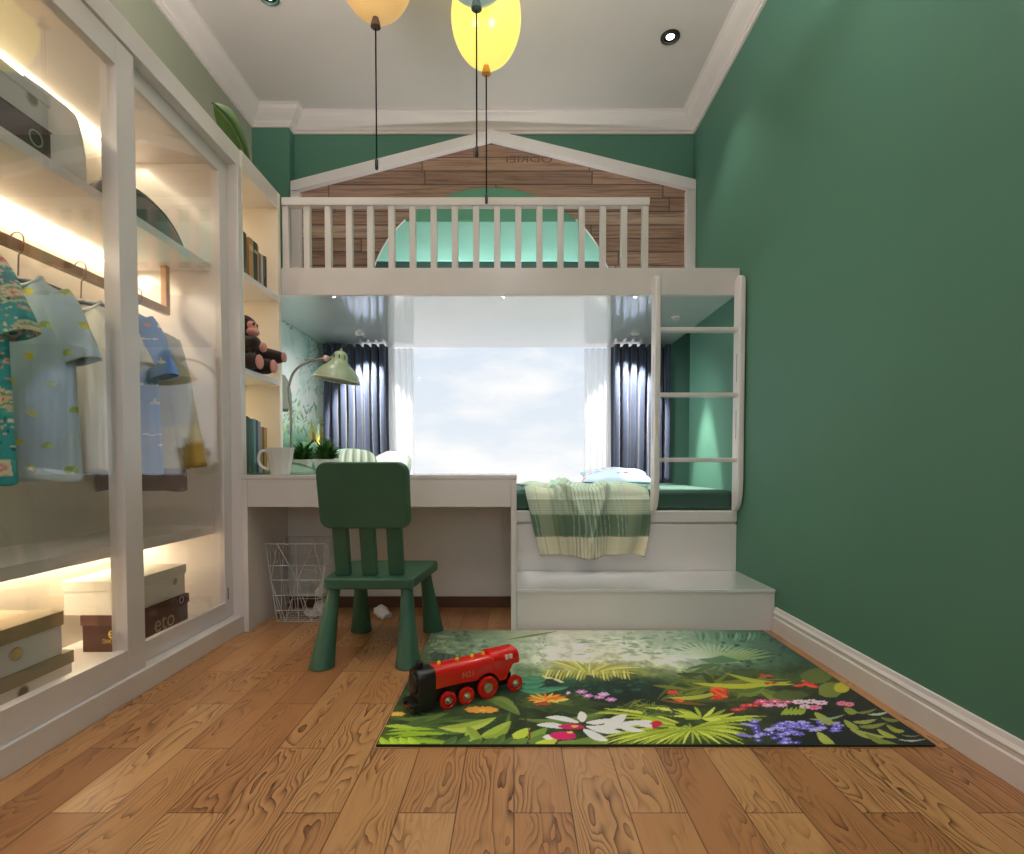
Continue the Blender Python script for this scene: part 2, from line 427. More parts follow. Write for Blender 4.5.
# unseen wall behind the camera, its wide opening made up to admit light
struct('wall_front', MB().box(XL, -0.95, YB - .1, YB, 0, ZC).box(.85, XR, YB - .1, YB, 0, ZC).box(-0.95, .85, YB - .1, YB, 2.35, ZC).box(-0.95, .85, YB - .1, YB, 0, .55), M_wallgrey)
# windows
def window(name, x0, x1, z0, z1, y, mull):
    mb = MB(); t = .05
    mb.box(x0, x0 + t, y - .03, y + .03, z0, z1).box(x1 - t, x1, y - .03, y + .03, z0, z1)
    mb.box(x0 + t, x1 - t, y - .03, y + .03, z0, z0 + t).box(x0 + t, x1 - t, y - .03, y + .03, z1 - t, z1)
    for mx in mull: mb.box(mx - t / 2, mx + t / 2, y - .03, y + .03, z0 + t, z1 - t)
    w = struct(name, mb, M_white, bevel=.004)
    e = [x0 + t] + [q for mx in mull for q in (mx - t / 2, mx + t / 2)] + [x1 - t]
    for k in range(0, len(e), 2):
        MB().box(e[k], e[k + 1], y - .004, y + .004, z0 + t, z1 - t).build('pane', M_wglass, w)
window('window_1', -1.20, 1.0, .40, 1.72, 4.13, [-.93, .73])
window('window_added', -0.95, .85, .55, 2.35, YB - .05, [-.05])  # unseen rear window, made up to bring light into the room

def crown_prof():
    # (out from wall, down from ceiling)
    return [(0, 0), (.098, 0), (.098, -.010), (.088, -.014), (.080, -.030), (.062, -.046), (.040, -.060), (.026, -.070), (.022, -.082), (.012, -.086), (.012, -.099), (0, -.099)]
cp = crown_prof()
struct('trim_crown_right', MB().prism(cp, lambda u, v, w: (XR - u, (YB if w == 0 else 3.5 - u), ZC + v)), M_crown)
struct('trim_crown_back', MB().prism(cp, lambda u, v, w: ((-1.39 + u) if w == 0 else XR - u, 3.5 - u, ZC + v)), M_crown)
struct('trim_crown_column', MB().prism(cp, lambda u, v, w: ((XL + u) if w == 0 else -1.39 + u, 3.43 - u, ZC + v)).prism(cp, lambda u, v, w: (-1.39 + u, 3.43 - u if w == 0 else 3.5 - u, ZC + v)), M_crown)
struct('trim_crown_left', MB().prism(cp, lambda u, v, w: (XL + u, (YB if w == 0 else 3.43 - u), ZC + v)), M_crown)
bp = [(0, 0), (.016, 0), (.016, .062), (.011, .066), (.011, .076), (.014, .079), (.014, .083), (.008, .092), (.005, .104), (0, .106)]
struct('baseboard_right', MB().prism(bp, lambda u, v, w: (XR - u, YB if w == 0 else 2.343, v)), M_white)
struct('baseboard_front', MB().prism(bp, lambda u, v, w: (XL if w == 0 else XR - .016, YB + u, v)), M_white)

# jungle wallpaper on the side wall of the window recess
def mural():
    Y0, Y1, Z0, Z1 = 2.77, 4.06, .0, 1.588
    W, H = 300, 360
    cv = Canvas(W, H); 
    gy = np.linspace(Y0, Y1, W)[None, :].repeat(H, 0); gz = np.linspace(Z0, Z1, H)[:, None].repeat(W, 1)
    def st(col, z): return (z, np.array(col, float))
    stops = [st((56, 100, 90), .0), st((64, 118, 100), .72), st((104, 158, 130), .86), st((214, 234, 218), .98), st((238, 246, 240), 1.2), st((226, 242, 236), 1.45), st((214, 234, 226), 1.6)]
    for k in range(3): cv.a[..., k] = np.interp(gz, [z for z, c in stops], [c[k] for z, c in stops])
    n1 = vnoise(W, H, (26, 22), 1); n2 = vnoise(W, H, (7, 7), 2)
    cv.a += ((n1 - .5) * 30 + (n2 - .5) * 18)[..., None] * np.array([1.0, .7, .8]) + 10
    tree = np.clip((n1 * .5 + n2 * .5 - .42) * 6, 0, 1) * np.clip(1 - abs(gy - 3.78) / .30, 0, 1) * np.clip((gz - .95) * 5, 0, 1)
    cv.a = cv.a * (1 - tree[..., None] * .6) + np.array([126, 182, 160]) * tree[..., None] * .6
    def pt(px, py):
        p = onX(px, py, -1.39); return ((p[1] - Y0) / (Y1 - Y0) * W, (p[2] - Z0) / (Z1 - Z0) * H)
    def pp(l, col, a=1.0): cv.poly([pt(*q) for q in l], col, a)
    rg = random.Random(3)
    for k in range(60):   # fine pale branches of the far tree
        x, y = rg.uniform(298, 326), rg.uniform(345, 395); dx, dy = rg.uniform(-9, 9), rg.uniform(-10, 8)
        pp([(x, y), (x + dx, y + dy), (x + dx + .5, y + dy + .6), (x + .7, y + .7)], (130, 176, 160), .5)
    pp([(300, 398), (312, 388), (318, 404), (314, 418), (304, 424)], (250, 252, 246), .75)
    for k in range(260):   # leafy undergrowth
        x = rg.uniform(278, 330); y = 398 + 74 * rg.random() ** .7; L = rg.uniform(3, 11); a = rg.uniform(-2.7, -.5)
        t = rg.random(); col = [(96, 140, 92), (150, 172, 84), (88, 150, 130), (190, 202, 104), (64, 124, 112), (116, 160, 118)][int(t * 6)]
        ex, ey = x + L * .7 * math.cos(a), y + L * math.sin(a)
        pp([(x - .5, y), ((x + ex) / 2 - 1.1, (y + ey) / 2), (ex, ey), ((x + ex) / 2 + 1.1, (y + ey) / 2), (x + .5, y)], col, .5)
    for x, y, L, a, col in [(318, 446, 30, -1.9, (238, 222, 96)), (318, 446, 26, -1.3, (246, 214, 70)), (319, 447, 34, -1.0, (196, 208, 96)), (317, 446, 26, -2.4, (226, 226, 120)),
                            (310, 440, 20, -1.5, (206, 214, 90)), (324, 440, 40, -1.45, (232, 190, 80)), (325, 430, 24, -1.3, (226, 92, 50)), (313, 448, 18, -1.6, (230, 88, 40)), (329, 430, 22, -1.7, (220, 80, 44))]:
        ex, ey = x + L * .6 * math.cos(a), y + L * math.sin(a); w = 1.1
        pp([(x - w * .6, y), ((x + ex) / 2 - w, (y + ey) / 2), (ex, ey), ((x + ex) / 2 + w, (y + ey) / 2), (x + w * .6, y)], col, .9)
    pp([(281, 374), (285, 376), (289, 383), (291.5, 395), (292, 410), (281, 411)], (128, 134, 122), .95)   # big grey stone shape
    pp([(281, 409), (288, 409), (288, 412), (281, 412)], (40, 50, 46), .9)
    for x, y in ((283, 322), (287, 325), (291, 329)): pp([(x - 2, y), (x, y - 3), (x + 2, y + 1)], (120, 150, 110), .6)
    L = cv.lin().reshape(-1, 3); cols = np.concatenate([L, np.ones((len(L), 1))], 1)
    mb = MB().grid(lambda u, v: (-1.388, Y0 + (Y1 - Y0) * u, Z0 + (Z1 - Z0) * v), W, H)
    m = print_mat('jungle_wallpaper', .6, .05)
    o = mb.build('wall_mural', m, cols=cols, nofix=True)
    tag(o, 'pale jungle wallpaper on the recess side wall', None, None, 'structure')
struct('wall_recess', MB().box(-1.43, -1.39, 2.768, 3.43, 0, 1.588), M_whitem)
mural()

# ================================================================== LOFT BED
loft = thing('loft_bed', 'white glossy loft bed with slatted guard rail high over the window recess', 'loft bed', (0, 2.77, 1.574))
MB().box(-1.168, 1.133, 2.790, 3.498, 1.592, 1.709).box(-1.386, 1.133, 3.498, 4.05, 1.592, 1.709).box(-1.386, -1.168, 2.790, 3.498, 1.592, 1.709).build('platform', M_white, loft)
MB().box(-1.168, 1.133, 2.765, 2.7898, 1.574, 1.709).build('fascia', M_white, loft, bevel=.002)
MB().box(-1.168, 1.133, 2.791, 4.05, 1.588, 1.5918).box(-1.386, -1.168, 2.791, 4.05, 1.588, 1.5918).build('underside_panel', M_gloss, loft)
MB().box(-1.166, .681, 2.77, 2.815, 2.021, 2.061).build('top_rail', M_white, loft, bevel=.003)
for k in range(18):
    x = -1.150 + k * (0.661 + 1.150) / 17
    MB().box(x - .0155, x + .0155, 2.777, 2.808, 1.709, 2.021).build('baluster', M_white, loft, bevel=.002)

# house-shaped headboard wall
hs = thing('house_headboard', 'house-shaped wall panel of brown planks in white frame above the loft bed', 'headboard', (0, 3.47, 1.711))
YH = 3.466
ax, az = -.143, 2.797
lx, lz, rx, rz = -1.388, 2.482, 1.131, 2.492
pan = [(lx + .03, 1.712), (rx - .03, 1.712), (rx - .03, rz - .045), (ax, az - .05), (lx + .03, lz - .045)]
MB().prism(pan, lambda u, v, w: (u, YH + .012 + .02 * w, v)).build('plank_panel', M_barn, hs)
fw = .062
def off(p, q):  # strip below the line p->q
    return [p, q, (q[0], q[1] - fw), (p[0], p[1] - fw)]
MB().prism(off((lx, lz), (ax, az)), lambda u, v, w: (u, YH - .03 + .06 * w, v)).build('roof_board', M_white, hs, bevel=.002)
MB().prism(off((ax, az), (rx, rz)), lambda u, v, w: (u, YH - .03 + .06 * w, v)).build('roof_board', M_white, hs, bevel=.002)
MB().box(lx, lx + .055, YH - .03, YH + .03, 1.712, lz - fw).build('post', M_white, hs, bevel=.002)
MB().box(rx - .058, rx, YH - .03, YH + .03, 1.712, rz - fw).build('post', M_white, hs, bevel=.002)
# half-round padded headboard: dark top, mint field, white piping
acx, acz, aa_, ab_ = -.145, 1.74, .757, .697
def arc(r, z0, z1, flare=1.0):
    a0 = math.asin(min(1, (z0 - acz) / ab_)); a1 = math.asin(min(1, (z1 - acz) / ab_)) if z1 < acz + ab_ else PI / 2
    t = np.linspace(a0, a1, 24); return [(acx + aa_ * math.cos(q), acz + ab_ * math.sin(q)) for q in t] + [(acx - aa_ * math.cos(q), acz + ab_ * math.sin(q)) for q in t[::-1]]
M_arch = mat('headboard_green', C(86, 146, 118), .75, var=.03, bump=.08, bscale=300)
M_archm = mat('headboard_mint', C(152, 216, 202), .7, var=.02, bump=.08, bscale=300)
MB().prism(arc(0, 2.234, 9), lambda u, v, w: (u, YH + .012 - .05 * w, v)).build('arch_top', M_arch, hs, bevel=.004)
MB().prism(arc(0, 1.986, 2.232), lambda u, v, w: (u, YH + .012 - .05 * w, v)).build('arch_field', M_archm, hs, bevel=.004)
MB().prism(arc(0, 1.742, 1.984), lambda u, v, w: (u, YH + .012 - .05 * w, v)).build('arch_base', mat('headboard_dark', C(36, 66, 58), .8), hs, bevel=.004)
MB().tube([(acx + (aa_ + .003) * math.cos(a), YH - .036, acz + (ab_ + .003) * math.sin(a)) for a in np.linspace(.02, .80, 24)], .005).build('piping', M_white, hs)
MB().tube([(acx - (aa_ + .003) * math.cos(a), YH - .036, acz + (ab_ + .003) * math.sin(a)) for a in np.linspace(.02, .80, 24)], .005).build('piping', M_white, hs)
MB().box(acx - .62, acx + .62, 3.300, 3.315, 1.7095, 1.718).build('light_strip', emit_mat('strip_soft', (.96, 1, 1, 1), 3.0), hs)
# branded lettering burnt into the plank
tp = onY(506.5, 162.3, YH + .01)
M_burn = mat('burnt_letters', C(112, 80, 60), .7, var=.15, vscale=60)
tx = text_mb('ODRIEI', .058, lambda u, v: (tp[0] + u, YH + .0112, tp[2] + v), mirror=True, squeeze=1.62)
tx.build('lettering', M_burn, hs)

# ================================================================== DAY BED, STEP, LADDER
bed = thing('day_bed', 'white built-in bed base with drawer front below the window', 'bed', (.5, 2.77, 0))
MB().box(.012, 1.133, 2.780, 4.05, 0, .486).box(-1.386, .010, 2.768, 4.05, 0, .486).build('base', M_white, bed)
MB().box(.012, 1.133, 2.765, 2.782, .002, .418).build('drawer', M_white, bed, bevel=.002)
MB().box(.012, 1.133, 2.763, 2.782, .430, .486).build('top_frame', M_white, bed, bevel=.002)
lm = MB().box(-1.36, 1.128, 2.800, 3.84, .488, .590).build('lower_mattress', M_mattress, bevel=.022, seg=4)
tag(lm, 'dark green mattress lying on the white bed base below the window', 'mattress')
st = thing('step', 'low glossy white step in front of the bed base', 'step', (.57, 2.55, 0))
MB().box(.012, 1.133, 2.350, 2.763, 0, .166).build('riser', M_white, st, bevel=.002)
MB().box(.012, 1.133, 2.345, 2.763, .167, .181).build('tread', M_gloss, st, bevel=.002)

ld = thing('ladder', 'white wooden ladder with three rungs hanging from the loft bed by the green wall', 'ladder', (.91, 2.72, .488))
def lrail(x0, x1):
    pr = [(2.762, .488), (2.762, 1.60)] + [(2.72 + .042 * math.cos(a), 1.61 + .045 * math.sin(a)) for a in np.linspace(0, PI, 10)]
    pr += [(2.678, .66), (2.680, .60), (2.688, .555), (2.703, .52), (2.725, .497), (2.745, .488)]
    r = MB().prism(pr, lambda u, v, w: (x0 + (x1 - x0) * w, u, v)).build('side_rail', M_white, ld, bevel=.006, seg=3, smooth=40)
    for z in (1.388, 1.067, .745):
        MB().cyl((x0 - .0012, 2.72, z), (x0 + .001, 2.72, z), .006, n=12).build('screw', M_steel, r)
    for z0, z1 in ((1.13, 1.27), (.85, .99)): MB().box(x0 - .0008, x0 + .001, 2.712, 2.720, z0, z1).build('slot', mat('slot_shadow', C(150, 148, 142), .7), r)
lrail(.690, .717); lrail(1.103, 1.130)
for z in (1.388, 1.067, .745):
    MB().box(.7172, 1.1028, 2.700, 2.742, z - .011, z + .011).build('rung', M_white, ld, bevel=.005, seg=3)

# ================================================================== DESK
dk = thing('desk', 'white built-in desk with deep apron under the shelf and window', 'desk', (-.57, 2.5, 0))
MB().box(-1.1665, .012, 2.330, 2.764, .660, .677).build('desktop', M_white, dk, bevel=.0015)
MB().box(-1.1425, -.014, 2.332, 2.350, .540, .659).build('apron', M_white, dk, bevel=.0015)
MB().box(-1.1665, -1.1435, 2.332, 2.764, 0, .659).build('side_panel', M_white, dk, bevel=.0015)
MB().box(-.013, .011, 2.332, 2.764, 0, .659).build('side_panel', M_white, dk, bevel=.0015)
MB().box(-1.1425, -.014, 2.745, 2.764, 0, .659).build('back_panel', M_whitem, dk)
MB().box(-1.1425, -.014, 2.735, 2.744, 0, .055).build('kick_board', mat('dark_kick', C(92, 60, 42), .5), dk)

# ================================================================== WARDROBE
wd = thing('wardrobe', 'white built-in wardrobe with two sliding glass doors, lit inside, along the left wall', 'wardrobe', (-1.4, 1.68, 0))
WY0, WY1 = .94, 2.372
XF = -1.168
MB().box(-1.60, XF, WY0, WY1, .001, .072).build('plinth', M_white, wd, bevel=.0015)
MB().box(-1.60, XF - .007, WY0, WY1, 1.992, 2.068).build('header', M_white, wd, bevel=.0015)
MB().box(-1.60, XF - .007, WY0 - .025, WY0, .001, 2.068).build('side_panel', M_white, wd, bevel=.0015)
MB().box(-1.60, XF, 2.340, WY1, .073, 1.991).build('side_panel', M_white, wd, bevel=.0015)
MB().box(-1.612, -1.601, WY0, WY1, .001, 2.068).build('back_panel', M_cream, wd)
MB().box(-1.600, -1.29, WY0 + .001, 2.338, 1.540, 1.572).build('shelf', M_white, wd, bevel=.001)
MB().box(-1.600, -1.29, WY0 + .001, 2.338, .425, .462).build('shelf', M_white, wd, bevel=.001)
for zz in (1.535, .420, 1.987):
    MB().box(-1.596, -1.578, WY0 + .05, 2.30, zz - .004, zz + .003).build('light_strip', M_led, wd)
def door(y0, y1, z0, z1, xf, st, rb, rt, th=.030, name='door'):
    xb = xf - th
    d = MB().box(xb, xf, y0, y0 + st, z0, z1).box(xb, xf, y1 - st, y1, z0, z1).box(xb, xf, y0 + st, y1 - st, z0, z0 + rb).box(xb, xf, y0 + st, y1 - st, z1 - rt, z1).build(name, M_white, wd, bevel=.0012)
    MB().box(xb + .006, xb + .012, y0 + st - .004, y1 - st + .004, z0 + rb - .004, z1 - rt + .004).build('glass_pane', M_glass, d)
    return d
door(.97, 1.729, .074, 1.985, -1.180, .079, .080, .078)
d2 = door(1.656, 2.338, .074, 1.990, -1.213, .062, .066, .062, .020)
MB().box(-1.2132, -1.2115, 2.293, 2.298, .15, .20).build('door_pull', M_dark, d2)

bs = thing('bookshelf', 'white open bookshelf with three lit compartments at the end of the wardrobe', 'bookshelf', (-1.4, 2.58, .678))
MB().box(-1.612, XF, 2.730, 2.762, .678, 2.068).build('side_panel', M_cream, bs, bevel=.001)
MB().box(-1.612, XF, 2.3735, 2.383, .678, 2.068).build('side_panel', M_cream, bs, bevel=.001)
MB().box(-1.618, -1.606, 2.383, 2.730, .678, 2.068).build('back_panel', M_cream, bs)
MB().box(-1.605, XF, 2.384, 2.729, 1.985, 2.068).build('top_board', M_white, bs, bevel=.001)
MB().box(-1.605, XF, 2.384, 2.729, 1.530, 1.556).build('shelf', M_white, bs, bevel=.001)
MB().box(-1.605, XF, 2.384, 2.729, 1.116, 1.142).build('shelf', M_white, bs, bevel=.001)
for zz in (1.981, 1.526, 1.112):
    MB().box(-1.600, -1.586, 2.40, 2.72, zz - .004, zz + .003).build('light_strip', M_led, bs)
MB().box(-1.605, XF - .006, 2.384, 2.729, .679, .683).build('liner', mat('green_liner', C(96, 136, 108), .6), bs)

#PART3
# ================================================================== BOOKS
def book(y0, y1, z0, h, depth, xfront, col, label, group, band=None, lean=0.0):
    t = thing('book', label, 'book', ((xfront - depth / 2), (y0 + y1) / 2, z0), 0, group)
    cm = mat('book_%d_%d_%d' % col, C(*col), .55, var=.06, vscale=40)
    k = .0025; x0, x1 = xfront - depth, xfront
    sh = lambda mb: setattr(mb, 'v', [(x, y + (z - z0) * lean, z) for x, y, z in mb.v]) or mb
    cov = sh(MB().box(x0, x1, y0, y0 + k, z0, z0 + h).box(x0, x1, y1 - k, y1, z0, z0 + h).box(x1 - k, x1 + .001, y0, y1, z0, z0 + h)).build('cover', cm, t, bevel=.0008)
    sh(MB().box(x0 + .003, x1 - k, y0 + k, y1 - k, z0 + .003, z0 + h - .004)).build('pages', M_pages, t)
    if band:
        bm_ = mat('bookband_%d_%d_%d' % band[2], C(*band[2]), .5)
        sh(MB().box(x1 + .0008, x1 + .0016, y0 + .001, y1 - .001, z0 + h * band[0], z0 + h * band[1])).build('title_band', bm_, cov)
zs = 1.557
G1, G2 = 'old books in the middle compartment of the bookshelf', 'books standing on the desk in the lowest compartment'
for y0, y1, h, xf, col, lab, band, lean in [
    (2.388, 2.436, .185, -1.184, (62, 66, 62), 'charcoal book in middle compartment, leaning nearest the wardrobe', (.1, .14, (120, 112, 96)), .0),
    (2.449, 2.462, .187, -1.190, (112, 92, 70), 'thin worn brown book between charcoal and tan books, middle compartment', None, -.05),
    (2.466, 2.505, .182, -1.184, (182, 140, 88), 'thick tan book with dark bands, middle compartment', (.70, .84, (206, 172, 122)), .0),
    (2.507, 2.540, .180, -1.182, (38, 66, 54), 'dark green book with pale title, middle compartment', (.72, .80, (150, 168, 144)), .0),
    (2.542, 2.556, .177, -1.184, (190, 146, 84), 'narrow ochre book beside the dark green book, middle compartment', None, .0),
    (2.561, 2.576, .150, -1.186, (122, 100, 90), 'short brown book left of the grey-white book, middle compartment', None, .0),
    (2.578, 2.602, .150, -1.184, (176, 176, 178), 'short pale grey book in middle compartment', None, .0),
    (2.604, 2.621, .152, -1.184, (74, 48, 50), 'short maroon book with grey top, middle compartment', (.35, 1.0, (92, 88, 78)), .0),
    (2.622, 2.634, .156, -1.183, (52, 54, 44), 'last short dark book with orange top, middle compartment', (.90, .99, (196, 120, 84)), .0)]:
    book(y0, y1, zs, h, .14, xf, col, lab, G1, band, lean)
zs = .684
for y0, y1, h, xf, col, lab, band in [
    (2.390, 2.431, .252, -1.182, (34, 64, 50), 'dark green tall book nearest the wardrobe in lowest compartment', None),
    (2.432, 2.447, .248, -1.182, (66, 96, 62), 'moss green book second from wardrobe in lowest compartment', (.02, .12, (120, 118, 50))),
    (2.449, 2.474, .243, -1.182, (30, 108, 106), 'teal book in lowest compartment', None),
    (2.476, 2.500, .246, -1.182, (116, 152, 150), 'pale blue-green book right of the teal book', (.03, .18, (86, 120, 118))),
    (2.502, 2.522, .242, -1.182, (40, 60, 92), 'navy blue book in lowest compartment', None),
    (2.524, 2.552, .238, -1.184, (136, 156, 164), 'grey-blue book between navy and orange books', None),
    (2.556, 2.574, .215, -1.186, (196, 132, 96), 'salmon orange book in lowest compartment', None),
    (2.576, 2.590, .216, -1.186, (96, 68, 44), 'thin brown book beside the ochre book', None),
    (2.592, 2.622, .214, -1.186, (188, 146, 50), 'ochre yellow book at the window end of lowest row', None)]:
    book(y0, y1, zs, h, .16, xf, col, lab, G2, band)

# ================================================================== PLUSH MONKEY
mk = thing('plush_monkey', 'dark brown plush monkey with pink paws sitting on the bookshelf', 'stuffed toy', (-1.25, 2.53, 1.1425))
b = MB()
b.ell((-1.265, 2.535, 1.228), (.062, .062, .080))
b.ell((-1.236, 2.500, 1.343), (.066, .066, .060))
b.capsule((-1.262, 2.475, 1.268), (-1.160, 2.445, 1.262), .032, .033)
b.capsule((-1.255, 2.585, 1.265), (-1.118, 2.600, 1.230), .031, .030)
b.capsule((-1.255, 2.475, 1.183), (-1.172, 2.450, 1.183), .038, .038)
b.capsule((-1.255, 2.570, 1.182), (-1.152, 2.550, 1.178), .036, .036)
b.ell((-1.240, 2.440, 1.352), (.014, .012, .022)); b.ell((-1.240, 2.560, 1.352), (.014, .012, .022))
body = b.build('body', M_brown, mk, remesh=.006, smooth=180)
MB().ell((-1.186, 2.488, 1.322), (.030, .036, .022)).ell((-1.190, 2.486, 1.346), (.024, .034, .026)).build('muzzle', M_pink, mk, smooth=180)
for yy in (2.466, 2.496): MB().ell((-1.168, yy, 1.352), (.006, .005, .007), 10, 8).build('eye', M_black, mk, smooth=180)
for c, r in [((-1.136, 2.449, 1.180), (.012, .033, .033)), ((-1.118, 2.549, 1.178), (.012, .031, .031)), ((-1.122, 2.455, 1.246), (.016, .02, .022)), ((-1.091, 2.602, 1.230), (.010, .024, .024))]:
    MB().ell(c, r).build('paw', M_pink, mk, smooth=180)

# ================================================================== WARDROBE CONTENTS: BOXES, CUSHION, BAG
def carton(name, label, x0, x1, y0, y1, z0, z1, lid, cbody, clid, hole=None, holecol=None, group=None, mats=None):
    t = thing(name, label, 'box', ((x0 + x1) / 2, (y0 + y1) / 2, z0), 0, group)
    mbody = mat('carton_%d_%d_%d' % cbody, C(*cbody), .7, var=.03); ml = mat('carton_%d_%d_%d' % clid, C(*clid), .7, var=.04)
    o = .004
    MB().box(x0 + o, x1 - o, y0 + o, y1 - o, z0, z1 - .003).build('body', mbody, t, bevel=.001)
    MB().box(x0, x1, y0, y1, z1 - lid, z1).build('lid', ml, t, bevel=.001)
    if hole:
        hy, hz, hr = hole; bz = x1 - o if hz < z1 - lid else x1
        MB().lathe([(hr, 0), (hr, .0012)], (bz, hy, hz), 20, (1, 0, 0)).build('finger_hole', mat('hole_%d_%d_%d' % holecol, C(*holecol), .8), t)
        MB().tube([(bz + .0012, hy + hr * math.cos(a), hz + hr * math.sin(a)) for a in np.linspace(0, 2 * PI, 25)], .0022, 6).build('eyelet', M_steel, t)
    return t
GX = 'shoe boxes in the wardrobe'
carton('shoe_box', 'shallow white shoe box with olive lid at bottom left of wardrobe floor', -1.56, -1.342, 1.27, 1.646, .0725, .158, .038, (206, 204, 198), (132, 128, 104), (1.475, .098, .017), (96, 84, 70), GX)
carton('shoe_box', 'light grey shoe box with tan lid on top of the olive-lidded box', -1.55, -1.345, 1.24, 1.615, .1585, .286, .042, (196, 196, 194), (150, 132, 98), (1.462, .208, .017), (196, 176, 110), GX)
dbx = carton('shoe_box', 'dark brown shoe box with gold lettering under the white box', -1.497, -1.322, 1.865, 2.203, .0725, .201, .036, (70, 40, 34), (84, 50, 42), (2.15, .185, .012), (40, 26, 22), GX)
M_gold = mat('gold_print', C(226, 196, 110), .45); M_greyp = mat('grey_print', C(176, 170, 160), .6)
q = onY(107.5, 638.5, 1.868)
text_mb('eco', .060, lambda u, v: (q[0] + u, 1.8683, q[2] + v)).build('lettering', M_gold, dbx)
q = onY(101.5, 643.5, 1.868)
text_mb('ЭКС', .020, lambda u, v: (q[0] + u, 1.8683, q[2] + v), squeeze=1.3).build('lettering', M_gold, dbx)
text_mb('eto', .090, lambda u, v: (-1.3255, 1.99 + u, .100 + v)).build('lettering', M_greyp, dbx)
carton('shoe_box', 'white shoe box stacked on the dark brown box on wardrobe floor', -1.556, -1.330, 1.862, 2.200, .2015, .320, .036, (226, 222, 212), (214, 210, 200), (2.13, .262, .013), (150, 142, 128), GX)
carton('shoe_box', 'dark brown shoe box on the upper shelf beneath a white box', -1.56, -1.300, 1.18, 1.566, 1.5725, 1.653, .001, (58, 42, 38), (58, 42, 38), (1.513, 1.610, .020), (34, 28, 26), GX)
carton('shoe_box', 'white grey shoe box topmost on the upper wardrobe shelf', -1.56, -1.302, 1.17, 1.563, 1.6535, 1.752, .030, (200, 200, 196), (204, 204, 200), (1.507, 1.712, .016), (120, 112, 96), GX)
cu = thing('white_cushion', 'plain white cushion standing on the upper wardrobe shelf beside the boxes', 'cushion', (-1.40, 1.66, 1.573))
def cush(cx, cy, cz, w, h, t, ax='X', pinch=.16):
    mb = MB(); n = 22
    def fn(sg):
        def g(u, v):
            a, b = 2 * u - 1, 2 * v - 1
            th = sg * t * (max(0, (1 - a * a)) * max(0, (1 - b * b))) ** .42
            k = 1 - pinch * (1 - abs(a)) * 0 ; 
            pa = a * w / 2 * (1 - pinch * (1 - b * b) * abs(a) * .5); pb = b * h / 2 * (1 - pinch * (1 - a * a) * abs(b) * .5)
            return (cx + th, cy + pa, cz + pb) if ax == 'X' else ((cx + pa, cy + th, cz + pb) if ax == 'Y' else (cx + pa, cy + pb, cz + th))
        return g
    mb.grid(fn(1), n, n); mb.grid(fn(-1), n, n); return mb
def rotmb(mb, c, R):
    c = Vector(c); mb.v = [tuple(c + R @ (Vector(p) - c)) for p in mb.v]; return mb
rotmb(cush(-1.36, 1.668, 1.703, .18, .26, .05), (-1.36, 1.668, 1.573), Matrix.Rotation(math.radians(-7), 3, 'Y')).build('cover', M_lav, cu, smooth=180)
bg = thing('soft_bag', 'dark rounded soft bag lying on the upper wardrobe shelf behind the far door', 'bag', (-1.38, 1.99, 1.573))
def bagfn(u, v):
    t = v * PI; a = u * 2 * PI
    y = 1.805 + (2.300 - 1.805) * v
    pr = max(.001, math.sin(t)) ** .42 * (1 - .40 * v ** 1.5)
    r = pr * .172
    zz = max(0, math.sin(a)) ; 
    return (-1.385 + .085 * math.cos(a) * min(1, pr * 1.15), y, 1.574 + r * (zz if math.sin(a) > 0 else 0) * (1 + .02 * math.sin(9 * a)))
MB().grid(bagfn, 40, 40).build('shell', M_bag, bg, smooth=180)
MB().tube([bagfn(.12, v)[:1] and (bagfn(.12, v)[0] + .002, bagfn(.12, v)[1], bagfn(.12, v)[2]) for v in np.linspace(.06, .94, 30)], .003).build('seam', mat('bag_strap', C(44, 44, 42), .7), bg, smooth=180)

# ================================================================== CLOTHES
rl = thing('clothes_rail', 'square wooden clothes rail with end bracket under the upper wardrobe shelf', 'clothes rail', (-1.44, 1.6, 1.54))
MB().box(-1.452, -1.428, .96, 2.2865, 1.341, 1.371).build('bar', M_railwood, rl, bevel=.002)
MB().box(-1.452, -1.428, 2.262, 2.2865, 1.3712, 1.5395).build('bracket', M_railwood, rl, bevel=.002)
MB().box(-1.452, -1.428, .965, .99, 1.3712, 1.5395).build('bracket', M_railwood, rl, bevel=.002)
M_hook = mat('hook_metal', C(150, 132, 112), .35, metal=.9); M_hang = mat('hanger_dark', C(66, 60, 56), .5)
def hanger(y, ztop, hw, label):
    t = thing('clothes_hanger', label, 'clothes hanger', (-1.44, y, 1.372), 0, 'clothes hangers on the wooden rail')
    cz = 1.3735
    hook = [(-1.44 - .019 * math.cos(a), y, cz + .002 + .019 * math.sin(a) - .0) for a in np.linspace(-.5, PI, 12)]
    hook += [(-1.4205, y, cz - .010), (-1.424, y, cz - .030), (-1.437, y, cz - .045), (-1.44, y, ztop + .012)]
    MB().tube(hook, .0022, 8).build('hook', M_hook, t, smooth=180)
    arm = [(-1.44 + s * hw, y, ztop - .035 * (abs(s) ** 1.6)) for s in np.linspace(-1, 1, 21)]
    mb = MB().tube(arm, .0085, 10); mb.build('shoulder_bar', M_hang, t, smooth=180)
M_print = {}
